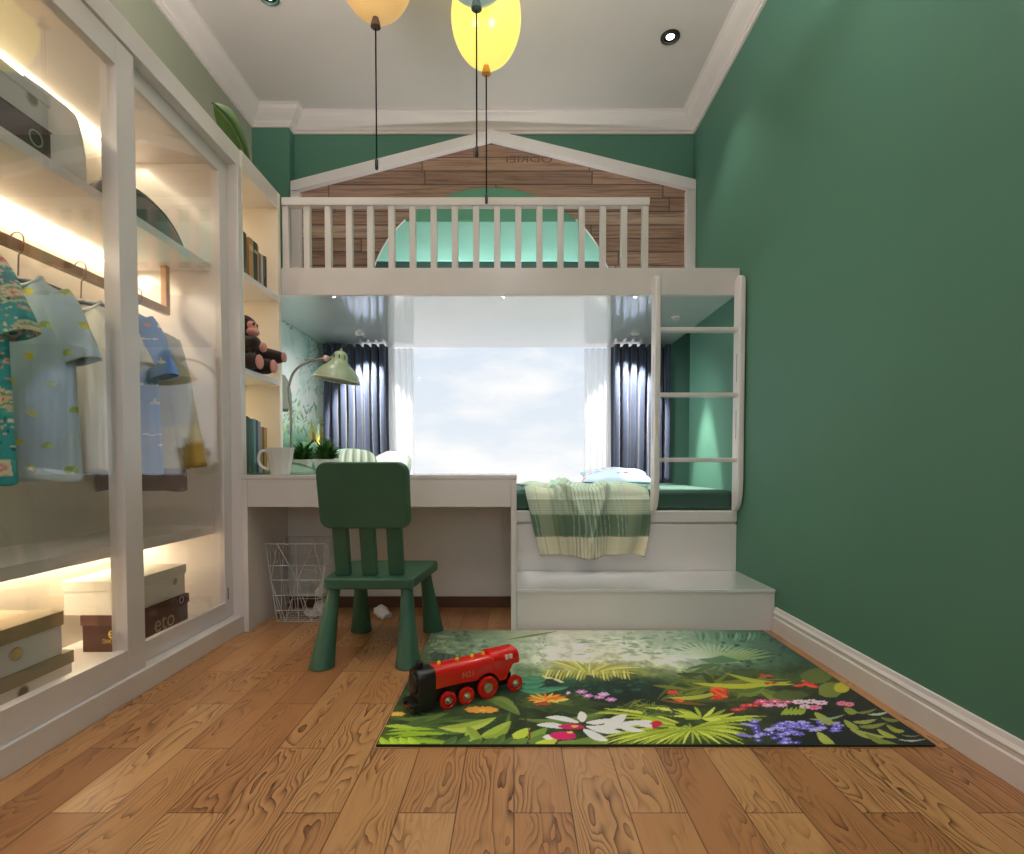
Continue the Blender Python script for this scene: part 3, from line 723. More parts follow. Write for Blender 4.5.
def shirt(name, label, y, zn, zhem, hw, cv, sleeve_len=.10, tip=(.21, .11), collar=None, depth=.030, sd=.6, neck=.062, group='clothes on the rail', hemcol=None, slant=0.0, cat='shirt'):
    """zn = shoulder-top height; cv canvas maps x in [-hw*1.7, hw*1.7], z in [zhem, zn]"""
    xc = -1.44; L = cv.lin(); zs_ = zn - .045; sw = hw * .86
    V = []; K = []; FACES = []
    def put(x, yy, z, key=None): V.append((xc + x, yy, z)); K.append(cv.sample(L, (x / (hw * 1.7) + 1) / 2, (z - zhem) / (zn - zhem)) if key is None else key)
    nr, nt = (150, 220) if cv.w > 200 else (80, 80)
    for r in range(nr):
        v = r / (nr - 1)
        for i in range(nt):
            a = 2 * PI * i / nt; ca, sa = math.cos(a), math.sin(a)
            if v < .84:
                q = v / .84; z = zhem + (zs_ - zhem) * q
                w = hw * (1.04 - .09 * math.sin(q * PI * .55)) if q < .8 else hw * (1.04 - .09 * math.sin(.8 * PI * .55)) + (sw - hw * (1.04 - .09 * math.sin(.8 * PI * .55))) * (q - .8) / .2
                d = depth * (1.05 - .2 * q) * (1 + .20 * math.sin(5 * a + 3 * q) * (1 - q) + .10 * math.sin(11 * a + 2))
                x = w * math.copysign(abs(ca) ** .75, ca) + slant * (1 - q)
                zz = z + (.006 * math.sin(3 * a) if r == 0 else 0)
            else:
                q = (v - .84) / .16; w = sw + (neck - sw) * q ** .9; d = depth * .85 + (.026 - depth * .85) * q
                x = w * math.copysign(abs(ca) ** .75, ca); zz = zs_ + (zn - zs_) * q - (.035 * max(0, -sa) * q ** 3)
            put(x, y + d * sa, zz)
    for r in range(nr - 1):
        for i in range(nt):
            j = (i + 1) % nt; FACES.append((r * nt + i, r * nt + j, (r + 1) * nt + j, (r + 1) * nt + i))
    for sg in (1, -1):   # sleeves
        o = len(V); ns, mt_ = (50, 90) if cv.w > 200 else (26, 36)
        p0 = Vector((sg * (sw - .045), 0, zs_ - .022)); p1 = Vector((sg * tip[0], 0, zn - tip[1]))
        pm = (p0 + p1) / 2 + Vector((sg * .016, 0, .016)); 
        for r in range(ns):
            t = r / (ns - 1); c = p0 * (1 - t) ** 2 + pm * 2 * t * (1 - t) + p1 * t * t
            tg = ((pm - p0) * (1 - t) + (p1 - pm) * t).normalized(); nn = Vector((-tg.z, 0, tg.x)) * sg
            ra = (.056 + (.044 - .056) * t) ; rb = (.024 + .010 * t)
            for i in range(mt_):
                a = 2 * PI * i / mt_
                rr = 1 + .07 * math.sin(4 * a + 5 * t)
                p = c + nn * (ra * math.cos(a) * rr)
                put(p.x, y + rb * math.sin(a) * rr, p.z)
        for r in range(ns - 1):
            for i in range(mt_):
                j = (i + 1) % mt_; FACES.append((o + r * mt_ + i, o + r * mt_ + j, o + (r + 1) * mt_ + j, o + (r + 1) * mt_ + i))
    t = thing(name, label, cat, (xc, y, zhem), 0, group)
    if 'cloth_print' not in MATS: print_mat('cloth_print', .85, .25, 420., .25, .15)
    mb = MB(); mb.v = V; mb.f = FACES
    mb.build('garment', MATS['cloth_print'], t, cols=K, smooth=180, solid=.0024)
    if collar:
        ring = [(xc + (neck + .002) * math.copysign(abs(math.cos(a)) ** .75, math.cos(a)), y + .029 * math.sin(a), zn + .002 - .035 * max(0, -math.sin(a))) for a in np.linspace(0, 2 * PI, 40)]
        MB().tube(ring, .0065, 8).build('collar', mat('collar_%d_%d_%d' % collar, C(*collar), .85), t, smooth=180)
    return t
rg = random.Random(11)
# floral
cv = Canvas(260, 300, (58, 168, 174))
for k in range(150):
    x, y = rg.uniform(0, 260), rg.uniform(0, 300); cv.ell(x, y, rg.uniform(4, 13), rg.uniform(3, 9), [(40, 140, 148), (84, 186, 178), (48, 152, 158)][k % 3], .8, rot=rg.random() * 3)
for row in range(7):
    for c_ in range(6):
        cx = 22 + c_ * 44 + (row % 2) * 22; cy = 20 + row * 43
        if (row + c_) % 3 == 0:
            for rr, cc in ((15, (206, 212, 170)), (11, (120, 166, 140)), (7, (226, 206, 160)), (3, (206, 120, 100))): cv.ell(cx, cy, rr * 1.1, rr * .8, cc)
            for q in range(26): cv.ell(cx + rg.uniform(-16, 16), cy + rg.uniform(-11, 11), 1.3, 1.0, (232, 226, 190))
        elif (row + c_) % 3 == 1:
            cv.poly([(cx - 11, cy - 8), (cx + 10, cy - 9), (cx + 8, cy + 9), (cx - 9, cy + 10)], (232, 224, 198)); cv.ell(cx, cy, 6, 5, (226, 168, 150)); cv.ell(cx, cy, 2.4, 2, (190, 84, 80))
        else:
            cv.ell(cx, cy, 10, 7, (222, 228, 212)); cv.ell(cx, cy, 6, 4, (92, 162, 158))
for k in range(1300):
    x, y = rg.uniform(0, 260), rg.uniform(0, 300); cv.ell(x, y, rg.uniform(.8, 2.6), rg.uniform(.8, 2.2), [(236, 230, 206), (228, 198, 170), (206, 214, 180), (222, 160, 140), (18, 96, 104)][k % 5])
floral = cv
shirt('floral_shirt', 'teal shirt with cream floral print, leftmost in the wardrobe', 1.40, 1.285, .672, .155, cv, .10, (.180, .235), (226, 222, 206))
hanger(1.40, 1.262, .12, 'dark hanger holding the teal floral shirt')
# clouds and lemons
cv = Canvas(260, 300, (194, 216, 228))
cv.a += ((vnoise(260, 300, (60, 50), 5) - .5) * 26)[..., None] * np.array([1, .9, .6])
for k in range(5): cv.a[int(225 + k * 15):int(240 + k * 15)] = cv.a[int(225 + k * 15):int(240 + k * 15)] * .6 + np.array([200, 220, 226]) * .4
for k in range(30):
    x, y = rg.uniform(0, 260), rg.uniform(0, 300)
    for q in range(4): cv.ell(x + rg.uniform(-11, 11), y + rg.uniform(0, 5), rg.uniform(5, 10), rg.uniform(2.5, 4.5), (196, 214, 222), .85)
for r_ in range(7):
    for c_ in range(6):
        x, y = 16 + c_ * 46 + (r_ % 2) * 22 + rg.uniform(-4, 4), 12 + r_ * 44 + rg.uniform(-6, 6)
        if (r_ + c_) % 2: cv.poly([(x - 8, y + 4), (x - 2, y + 6), (x + 6, y + 2), (x + 8, y - 4), (x + 4, y - 7), (x - 4, y - 2)], (226, 214, 60)); cv.poly([(x - 8, y + 4), (x - 2, y + 6), (x - 3, y + 2)], (176, 190, 70))
        else: cv.ell(x, y, 6, 4.5, (164, 186, 84), rot=.5); cv.ell(x + 5, y - 1, 3, 4, (206, 220, 130))
shirt('cloud_shirt', 'pale blue T-shirt with clouds and yellow lemons', 1.60, 1.262, .676, .165, cv, .10, (.186, .240), (196, 214, 218))
hanger(1.60, 1.258, .125, 'dark hanger holding the pale blue cloud T-shirt')
cv = Canvas(40, 40, (226, 224, 214)); shirt('white_shirt', 'plain white T-shirt between the pale blue and blue bird shirts', 1.83, 1.258, .70, .158, cv, .10, (.190, .215), (220, 218, 208))
hanger(1.83, 1.262, .125, 'dark hanger holding the plain white T-shirt')
cv = Canvas(260, 300, (94, 138, 204))
cv.a += ((vnoise(260, 300, (80, 60), 8) - .5) * 16)[..., None]
for yy in (70, 160, 240):
    for k in range(60): cv.ell(rg.uniform(0, 260), yy + rg.uniform(-1.2, 1.2), 4, 1.0, (206, 214, 226))
for k in range(14): cv.ell(k * 19 + rg.uniform(0, 8), 268 + rg.uniform(-4, 4), 4, 3, [(214, 120, 110), (226, 226, 220)][k % 2])
for k in range(16):
    x, y = (k * 67) % 260, 18 + (k * 37) % 225
    cv.poly([(x - 7, y - 3), (x + 5, y - 4), (x + 8, y), (x + 2, y + 1), (x + 1, y + 8), (x - 2, y + 1)], (226, 224, 206))
shirt('bird_shirt', 'blue T-shirt with small white birds behind the far glass door', 1.96, 1.282, .690, .172, cv, .10, (.192, .248), (96, 130, 186))
hanger(1.96, 1.262, .125, 'dark hanger holding the blue bird T-shirt')
cv = Canvas(120, 200, (196, 190, 168))
cv.a[:26] = (96, 66, 44); cv.a[26:78] = (214, 202, 160)
cv.poly([(98, 0), (120, 0), (120, 60), (98, 60)], (168, 140, 66)); cv.poly([(98, 0), (120, 0), (120, 22), (98, 26)], (104, 74, 50))
shirt('sweater', 'beige long-sleeved sweater with brown hem beside the blue bird shirt', 2.10, 1.250, .624, .172, cv, .62, (.208, .540), (186, 178, 150), depth=.034, sd=.78, cat='sweater')
hanger(2.10, 1.245, .12, 'dark hanger holding the beige brown-hemmed sweater')

# leaf decoration on the wardrobe
lf = thing('leaf_canopy', 'big smooth green leaf decoration rising above the wardrobe top', 'leaf decoration', (-1.27, 2.52, 2.069))
out_ = [(2.310, 2.232), (2.385, 2.264), (2.463, 2.258), (2.533, 2.226), (2.612, 2.160), (2.660, 2.085), (2.640, 2.072), (2.520, 2.072), (2.430, 2.084), (2.354, 2.152), (2.322, 2.186)]
ctr = [(2.31 + (2.62 - 2.31) * t, 2.228 - .14 * t ** 1.6) for t in np.linspace(0, 1, 11)]
def leaf_edge(s, t):   # s=0 upper edge, 1 lower edge, t along
    up = [onX(*q, -1.255)[1:] for q in ((213, 102), (219, 103.5), (226, 106), (233, 111), (240, 124), (245.5, 138), (250, 158), (252, 172))]
    dn = [onX(*q, -1.255)[1:] for q in ((213, 102), (214.5, 115), (217.5, 126), (223, 140), (231, 156), (238, 166), (246, 174), (252, 176))]
    P = up if s == 0 else dn; k = t * (len(P) - 1); i = min(len(P) - 2, int(k)); f = k - i
    return P[i][0] * (1 - f) + P[i + 1][0] * f, P[i][1] * (1 - f) + P[i + 1][1] * f
def leaffn(u, v):
    a, b = leaf_edge(0, u), leaf_edge(1, u); bulge = .022 * math.sin(PI * v) * math.sin(PI * min(1, u * 1.05)) - .010 * math.exp(-((v - .5) / .06) ** 2)
    return (-1.255 + bulge, a[0] * (1 - v) + b[0] * v, a[1] * (1 - v) + b[1] * v)
M_bigleaf = mat('leaf_cloth', C(60, 90, 30), .6, var=.22, vscale=16)
MB().grid(leaffn, 34, 24).build('blade', M_bigleaf, lf, smooth=180, solid=.003, sub=1)
MB().tube([leaffn(t, .5)[:1] and (leaffn(t, .5)[0] + .004, leaffn(t, .5)[1], leaffn(t, .5)[2]) for t in np.linspace(.02, 1, 20)], .0022, 6).build('midrib', mat('leaf_rib', C(120, 140, 60), .6), lf, smooth=180)

# ================================================================== THINGS ON THE DESK
ZD = .6775
mg = thing('mug', 'white faceted mug on the desk in front of the bookshelf', 'mug', (-1.040, 2.405, .684))
zb = ZD + .0005
mx, my = -1.030, 2.402
outer = [(.040, 0), (.060, .118), (.0555, .118), (.038, .006)]
MB().lathe(outer, (mx, my, zb), 10, cap0=True, cap1=True, ph=.2).build('cup', M_cer, mg, bevel=.0012)
hp = [(mx - .046, my - .006, zb + .098), (mx - .062, my - .008, zb + .104), (mx - .082, my - .010, zb + .098), (mx - .090, my - .010, zb + .068), (mx - .083, my - .010, zb + .042), (mx - .064, my - .008, zb + .028), (mx - .044, my - .006, zb + .026)]
def smoothpath(P, n=40):
    P = [Vector(p) for p in P]; out = []
    for k in range(n):
        t = k / (n - 1) * (len(P) - 1); i = min(len(P) - 2, int(t)); f = t - i
        p0, p1, p2, p3 = P[max(0, i - 1)], P[i], P[i + 1], P[min(len(P) - 1, i + 2)]
        out.append(0.5 * ((2 * p1) + (p2 - p0) * f + (2 * p0 - 5 * p1 + 4 * p2 - p3) * f * f + (3 * p1 - p0 - 3 * p2 + p3) * f ** 3))
    return out
MB().tube(smoothpath(hp), .0068, 10).build('handle', M_cer, mg, smooth=180)

lp = thing('desk_lamp', 'pale green gooseneck desk lamp with bell shade on the desk', 'lamp', (-1.045, 2.58, ZD))
LX, LY = -1.050, 2.575
MB().lathe([(.104, 0), (.104, .010), (.098, .018), (.070, .034), (.030, .046), (.012, .052)], (LX, LY, ZD + .0005), 40).build('base', M_mintb, lp, smooth=40)
neck = [(LX + .002, LY, .73), (LX, LY, .86), (LX - .003, LY, .98)] + [onY(*q, LY) for q in ((287.8, 395), (290, 382), (293.5, 373), (299, 367), (307, 362.3), (316, 359.6), (325, 358.6))]
MB().tube(smoothpath(neck, 60), .0058, 12).build('gooseneck', M_steel, lp, smooth=180)
j = onY(326, 358.5, LY)
MB().lathe([(.0, -.012), (.014, -.010), (.016, 0), (.014, .010), (0, .012)], j, 20, (0, 1, 0)).build('joint', mat('joint_pink', C(206, 178, 172), .4), lp, smooth=180)
tilt = math.radians(9)
axs = Vector((math.sin(tilt), 0, math.cos(tilt)))
rimc = Vector(onY(336.8, 380.5, LY))
prof = [(.104, .0), (.106, .004), (.103, .010), (.098, .022), (.088, .040), (.072, .058), (.054, .072), (.040, .085), (.034, .100), (.031, .118), (.026, .130), (.014, .138), (.004, .141)]
sh = MB().lathe(prof, rimc, 48, axs, False, True).build('lamp_shade', M_mint, lp, smooth=60, solid=.002)
MB().tube([rimc + Vector((0, 0, 0)) + (Vector((0, 0, 1)).rotation_difference(axs) @ Vector((.105 * math.cos(a), .105 * math.sin(a), .002))) for a in np.linspace(0, 2 * PI, 49)], .004, 8).build('rim', mat('shade_rim', C(206, 210, 196), .35), sh, smooth=180)
q_ = Vector((0, 0, 1)).rotation_difference(axs)
for k in range(8):
    a = 2 * PI * k / 8 + .2
    MB().ell(rimc + q_ @ Vector((.0335 * math.cos(a), .0335 * math.sin(a), .108)), (.0035, .0035, .012), 10, 8).build('vent', mat('vent_dark', C(72, 88, 66), .6), sh, smooth=180)
MB().ell(rimc + axs * .145, (.006, .006, .007)).build('finial', M_mint, sh, smooth=180)
MB().cyl(Vector(j) + Vector((.008, 0, 0)), rimc + q_ @ Vector((-.030, 0, .108)), .006).build('shade_arm', M_mint, lp, smooth=40)
MB().ell(rimc + axs * .055, (.028, .028, .034)).build('bulb', mat('bulb_glass', C(240, 236, 220), .3), lp, smooth=180)
MB().tube(smoothpath([(LX + .085, LY + .03, ZD + .028), (LX + .05, LY - .02, ZD + .048), (LX + .02, LY - .03, ZD + .052), (LX + .006, LY - .004, ZD + .056)]), .0025, 6).build('cord', mat('lamp_cord', C(120, 150, 130), .5), lp, smooth=180)

def plant(cx, cy, pw, ph, seed, label):
    t = thing('potted_plant', label, 'plant', (cx, cy, ZD), 0, 'potted plants on the desk')
    a, b = pw / 2, pw / 2 * .68
    pot = MB(); z0, z1 = ZD + .0005, ZD + ph
    r0 = [(cx + x * b * 2, cy + y * b * 2, z0) for x, y in rrect(1, 1, .12, 3)]; r1 = [(cx + x * a * 2, cy + y * a * 2, z1) for x, y in rrect(1, 1, .12, 3)]
    r2 = [(cx + x * (a - .005) * 2, cy + y * (a - .005) * 2, z1) for x, y in rrect(1, 1, .12, 3)]; r3 = [(cx + x * (a - .008) * 2, cy + y * (a - .008) * 2, z1 - .012) for x, y in rrect(1, 1, .12, 3)]
    pot.rings([r0, r1, r2, r3]).build('pot', M_cer, t)
    MB().box(cx - a + .012, cx + a - .012, cy - a + .012, cy + a - .012, z1 - .0118, z1 - .006).build('soil', M_soil, t)
    r = random.Random(seed); f = MB()
    for k in range(230):
        an = r.uniform(0, 2 * PI); el = r.uniform(.08, .95); R0 = r.uniform(0, a * .6); Ln = r.uniform(.035, .085) * (.7 + .5 * (1 - el))
        x0, y0 = cx + R0 * math.cos(an), cy + R0 * math.sin(an); z = z1 - .006 + r.uniform(0, .05) * (1 - el)
        P = []; d = Vector((math.cos(an) * el, math.sin(an) * el, 1.05 - el * .5)); d.normalize(); p = Vector((x0, y0, z)); w = r.uniform(.0042, .0075); sd = Vector((-math.sin(an), math.cos(an), 0)); tw = r.uniform(-.6, .6); sd = (sd * math.cos(tw) + Vector((0, 0, 1)) * math.sin(tw))
        vs = []; n = 6
        for s_ in range(n + 1):
            tt = s_ / n; ww = w * (math.sin(PI * min(1, .12 + tt * .88)) ** .7 + .02)
            vs += [p - sd * ww, p + Vector((0, 0, -ww * .3)), p + sd * ww]
            p = p + d * (Ln / n); d = (d + Vector((math.cos(an) * .10, math.sin(an) * .10, -.10))).normalized()
        fs = []
        for s_ in range(n):
            o = s_ * 3; fs += [(o, o + 1, o + 4, o + 3), (o + 1, o + 2, o + 5, o + 4)]
        f.add(vs, fs)
    tag(f.build('foliage', M_leaf, t, smooth=180, nofix=True), kind=None)
plant(-1.056, 2.728, .082, .070, 1, 'bushy green plant in a white pot behind the lamp base')
plant(-.907, 2.630, .098, .070, 5, 'bushy green plant in a white pot beside the chair back')
#PART4
# ================================================================== CHILD'S CHAIR
ch = thing('child_chair', 'dark green child-size chair with rounded backrest and conical legs at the desk', 'chair', (-.51, 2.13, 0))
seatp = [(-.690, 1.945), (-.366, 1.945), (-.322, 2.325), (-.694, 2.325)]
def roundpoly(P, r, n=5):
    out = []
    for k in range(len(P)):
        a, b_, c = Vector(P[k - 1]), Vector(P[k]), Vector(P[(k + 1) % len(P)])
        d1, d2 = (a - b_).normalized(), (c - b_).normalized(); p, q = b_ + d1 * r, b_ + d2 * r
        for i in range(n + 1):
            t = i / n; out.append(tuple(p * (1 - t) ** 2 + b_ * 2 * t * (1 - t) + q * t * t))
    return out
MB().prism(roundpoly(seatp, .03), lambda u, v, w: (u, v, .272 + .040 * w)).build('seat', M_chair, ch, bevel=.007, seg=3, smooth=40)
for (bx, by), (tx_, ty) in [((-.686, 1.922), (-.660, 1.990)), ((-.378, 1.925), (-.392, 1.985)), ((-.662, 2.345), (-.644, 2.275)), ((-.348, 2.342), (-.372, 2.275))]:
    MB().lathe([(.010, 0), (.041, 0), (.044, .004), (.042, .012), (.021, 1.0)], (0, 0, 0), 28)
    B, T = Vector((bx, by, 0)), Vector((tx_, ty, .2715)); rs = []
    for r, t in [(.040, 0), (.045, .012), (.044, .04), (.034, .38), (.0265, .7), (.0225, .93), (.0225, 1.0)]:
        c = B.lerp(T, t); rs.append([(c.x + r * math.cos(2 * PI * i / 28), c.y + r * math.sin(2 * PI * i / 28), c.z) for i in range(28)])
    MB().rings(rs).build('leg', M_chair, ch, smooth=50)
lean = lambda z: 1.992 - (z - .31) * .20
bw, b0, b1 = .314, .492, .727
bpoly = []
for u, v in rrect(bw, b1 - b0, .035, 7):
    bpoly.append((u, v + (b0 + b1) / 2 + (.010 * (1 - (u / (bw / 2)) ** 2) if v > 0 else 0)))
MB().prism(bpoly, lambda u, v, w: (-.537 + u * (1 + (v - b0) * .05) + .012 * w, lean(v) - .0 + .026 * w - .012 + .010 * (u / .16) ** 2 * -1 + .008, v)).build('backrest', M_chair, ch, bevel=.006, seg=3, smooth=40)
for xx in (-.632, -.534, -.436):
    MB().prism([(xx - .028, .3125), (xx + .026, .3125), (xx + .026, .508), (xx - .028, .508)], lambda u, v, w: (u + .004 * w, lean(v) + .008 + .024 * w, v)).build('back_slat', M_chair, ch, bevel=.004)

# ================================================================== WASTE BASKET AND PAPER
wb = thing('wire_basket', 'white wire waste basket with zigzag bars under the desk', 'waste basket', (-.985, 2.59, 0))
def bring(z):
    t = z / .362; x0, x1 = -1.085 + (-1.129 + 1.085) * t, -.890 + (.034) * t; y0, y1 = 2.478 + (2.466 - 2.478) * t, 2.690 + .030 * t
    return [(x0, y0, z), (x1, y0, z), (x1, y1, z), (x0, y1, z)]
rim = MB()
for a in range(4): rim.tube([bring(.362)[a], bring(.362)[(a + 1) % 4]], .0028, 8)
for q in bring(.362): rim.ell(q, (.0034,) * 3, 8, 6)
rim.build('rim', M_wire, wb, smooth=60)
mb = MB()
for z in (.004, .055, .125, .195, .262):
    R = bring(z)
    for a in range(4): mb.tube([R[a], R[(a + 1) % 4]], .0022, 6)
T4, B4 = bring(.362), bring(.004)
def lp3(a, b_, t): return tuple(a[k] + (b_[k] - a[k]) * t for k in range(3))
for a in range(4):
    t0, t1, b0_, b1_ = T4[a], T4[(a + 1) % 4], B4[a], B4[(a + 1) % 4]
    mid0, mid1 = lp3(t0, b0_, .47), lp3(t1, b1_, .47)
    m5 = lp3(mid0, mid1, .5)
    for P in ([lp3(t0, t1, .2), m5], [lp3(t0, t1, .8), m5], [m5, lp3(b0_, b1_, .2)], [m5, lp3(b0_, b1_, .8)], [lp3(t0, t1, .2), mid0], [lp3(t0, t1, .8), mid1], [mid0, lp3(b0_, b1_, .2)], [mid1, lp3(b0_, b1_, .8)], [lp3(t0, t1, .5), m5], [m5, lp3(b0_, b1_, .5)], [t0, b0_]):
        mb.tube(P, .0021, 6)
for k in range(1, 7):
    t = k / 7; mb.tube([lp3(B4[0], B4[1], t), lp3(B4[3], B4[2], t)], .0018, 6); mb.tube([lp3(B4[0], B4[3], t), lp3(B4[1], B4[2], t)], .0018, 6)
mb.build('wire_body', M_wire, wb, smooth=60)
def crumple(c, r, seed, sq=(1, 1, .8)):
    bm = bmesh.new(); bmesh.ops.create_icosphere(bm, subdivisions=3, radius=1.0); rr = random.Random(seed)
    ax_ = [(Vector((rr.uniform(-1, 1), rr.uniform(-1, 1), rr.uniform(-1, 1))).normalized(), rr.uniform(.45, .95)) for _ in range(22)]
    mb = MB(); vs = []
    for v in bm.verts:
        p = v.co.copy()
        for a, d in ax_:
            k = p.dot(a)
            if k > d: p -= a * (k - d) * 1.25
        p *= 1 + rr.uniform(-.10, .10); vs.append((c[0] + p.x * r * sq[0], c[1] + p.y * r * sq[1], c[2] + p.z * r * sq[2]))
    bm.verts.index_update(); mb.add(vs, [tuple(v.index for v in f.verts) for f in bm.faces]); bm.free(); 
    zmin = min(v[2] for v in mb.v); return mb, zmin
def ball(c, r, seed, zfloor, label, group, sq=(1, 1, .8)):
    mb, zm = crumple((c[0], c[1], 0), r, seed, sq); mb.v = [(x, y, z - zm + zfloor) for x, y, z in mb.v]
    o = mb.build('paper_ball', M_paper, loc=(c[0], c[1], zfloor)); tag(o, label, 'paper', group); return o
GP = 'crumpled paper in and beside the waste basket'
ball((-.955, 2.545), .040, 1, .008, 'crumpled white paper lying left at the bottom of the basket', GP, (1.2, 1, .7))
ball((-.905, 2.540), .043, 2, .010, 'crumpled white paper at the front right of the basket', GP)
ball((-.930, 2.625), .046, 3, .008, 'crumpled white paper at the back of the basket', GP)
ball((-.915, 2.570), .042, 4, .088, 'crumpled white paper on top of the others in the basket', GP, (.9, 1, 1))
ball((-.610, 2.540), .056, 5, .001, 'large crumpled white paper on the floor under the chair', GP, (1, .9, .72))
ball((-.745, 2.560), .024, 6, .001, 'small crumpled white paper on the floor beside the basket', GP)

# ================================================================== RUG
RX0, RX1, RY0, RY1, RZ = -.350, 1.074, 1.372, 2.333, .007
def rug():
    W, H = 600, 300; cv = Canvas(W, H); rg = random.Random(21)
    xs = RX0 + (RX1 - RX0) * (np.arange(W) + .5) / W; ys = RY0 + (RY1 - RY0) * (np.arange(H) + .5) / H
    c, s = math.cos(TH), math.sin(TH); dz = RZ - CAMH
    D = (ys * c - dz * s)[:, None]; PX = CX + F * xs[None, :] / D; PY = (CY - F * (ys * s + dz * c)[:, None] / D) + 0 * PX
    gx = [380, 440, 500, 560, 620, 680, 740, 800, 930]; gy = [631, 645, 660, 672, 684, 700, 720, 746]
    T = [[(70, 85, 60), (96, 112, 88), (150, 168, 140), (208, 210, 192), (190, 200, 180), (150, 170, 150), (70, 110, 90), (45, 80, 66), (30, 60, 50)],
         [(60, 80, 50), (110, 130, 100), (130, 160, 130), (222, 222, 208), (216, 216, 200), (170, 190, 165), (90, 135, 105), (40, 75, 62), (25, 50, 42)],
         [(60, 75, 45), (90, 105, 70), (150, 175, 145), (228, 226, 206), (216, 216, 184), (218, 222, 212), (120, 150, 120), (40, 75, 58), (25, 50, 40)],
         [(40, 60, 30), (60, 85, 45), (96, 138, 108), (140, 152, 92), (132, 142, 66), (140, 155, 112), (56, 84, 52), (50, 74, 38), (25, 45, 30)],
         [(30, 50, 25), (45, 70, 35), (44, 84, 60), (28, 64, 50), (24, 50, 40), (36, 62, 38), (66, 84, 32), (54, 68, 28), (20, 38, 22)],
         [(56, 76, 24), (48, 68, 28), (50, 72, 32), (34, 50, 26), (20, 34, 24), (24, 38, 22), (58, 68, 26), (34, 44, 20), (12, 24, 18)],
         [(62, 84, 24), (44, 66, 25), (40, 60, 24), (34, 52, 20), (46, 64, 22), (60, 80, 26), (40, 54, 22), (20, 30, 20), (10, 20, 16)],
         [(80, 110, 20), (52, 72, 28), (36, 56, 24), (42, 66, 26), (56, 80, 22), (80, 100, 26), (44, 62, 22), (12, 26, 24), (8, 16, 14)]]
    T = np.array(T, float)
    ix = np.clip(np.searchsorted(gx, PX) - 1, 0, 7); iy = np.clip(np.searchsorted(gy, PY) - 1, 0, 6); gxa, gya = np.array(gx, float), np.array(gy, float)
    fx = np.clip((PX - gxa[ix]) / (gxa[ix + 1] - gxa[ix]), 0, 1)[..., None]; fy = np.clip((PY - gya[iy]) / (gya[iy + 1] - gya[iy]), 0, 1)[..., None]
    cv.a = (T[iy, ix] * (1 - fx) + T[iy, ix + 1] * fx) * (1 - fy) + (T[iy + 1, ix] * (1 - fx) + T[iy + 1, ix + 1] * fx) * fy
    n1 = vnoise(W, H, (14, 12), 4); n2 = vnoise(W, H, (5, 5), 6)
    cv.a *= (1 + ((n1 - .5) * .55 + (n2 - .5) * .35) * np.clip((PY - 625) / 60, .15, 1))[..., None]
    def uv(px, py):
        p = onZ(px, py, RZ); return ((p[0] - RX0) / (RX1 - RX0) * W, (p[1] - RY0) / (RY1 - RY0) * H)
    def pl(pts, col, a=1.0): cv.poly([uv(*p) for p in pts], col, a)
    Z = {'A': (380, 625, 6.83), 'B': (510, 625, 6.83), 'C': (640, 625, 6.83), 'D': (780, 640, 6.61)}
    def z(k, x, y): o = Z[k]; return (o[0] + x / o[2], o[1] + y / o[2])
    def strip(p, q, w, col, bend=0.0, a=1.0, n=8, col2=None, blunt=.0):
        """a tapering leaf from p to q in picture-frame units"""
        dx, dy = q[0] - p[0], q[1] - p[1]; L = math.hypot(dx, dy) + 1e-6; nx, ny = -dy / L, dx / L; up, dn = [], []
        for k in range(n + 1):
            t = k / n; b = bend * L * math.sin(PI * t); ww = w * (math.sin(PI * (blunt + (1 - blunt) * t)) ** .8) / 2
            cx_, cy_ = p[0] + dx * t + nx * b, p[1] + dy * t + ny * b; up.append((cx_ + nx * ww, cy_ + ny * ww)); dn.append((cx_ - nx * ww, cy_ - ny * ww))
        pl(up + dn[::-1], col, a)
        if col2: 
            mid = [((u[0] + d[0]) / 2, (u[1] + d[1]) / 2) for u, d in zip(up, dn)]; pl(up + mid[::-1], col2, a)
    def S(k, x0, y0, x1, y1, w, col, bend=0, a=1.0, col2=None, blunt=0.): strip(z(k, x0, y0), z(k, x1, y1), w / 6.8, col, bend, a, 8, col2, blunt)
    def blob(k, x, y, rx, ry, col, a=1.0, n=9, jag=.3):
        cx_, cy_ = z(k, x, y); pl([(cx_ + rx / 6.8 * math.cos(t) * (1 + rg.uniform(-jag, jag)), cy_ + ry / 6.8 * math.sin(t) * (1 + rg.uniform(-jag, jag))) for t in np.linspace(0, 2 * PI, n, endpoint=False)], col, a)
    def flower(k, x, y, rx, ry, col, col2, n=7, rot=0.):
        for i in range(n):
            t = 2 * PI * i / n + rot; S(k, x, y, x + rx * math.cos(t), y + ry * math.sin(t), min(rx, ry * 1.6) * .62, col, .0, 1, None, .25)
        blob(k, x, y, rx * .25, ry * .25, col2)
    # misty far foliage
    for i in range(90):
        blob('C', rg.uniform(-120, 380), rg.uniform(40, 200), rg.uniform(10, 34), rg.uniform(3, 9), [(126, 162, 126), (158, 186, 156), (98, 140, 110)][i % 3], .55)
    for i in range(60):
        blob('A', rg.uniform(330, 720), rg.uniform(45, 260), rg.uniform(14, 40), rg.uniform(5, 14), [(84, 112, 88), (140, 168, 140), (60, 88, 66), (166, 186, 152)][i % 4], .6)
    for i in range(26): blob('A', rg.uniform(340, 480), rg.uniform(95, 150), 5, 3, (176, 184, 120), .8)
    for i in range(40): blob('B', rg.uniform(440, 960), rg.uniform(70, 220), rg.uniform(12, 46), rg.uniform(2, 5), [(120, 152, 116), (150, 172, 140), (88, 128, 96)][i % 3], .5)
    S('B', -40, 105, 330, 42, 14, (120, 138, 84)); 
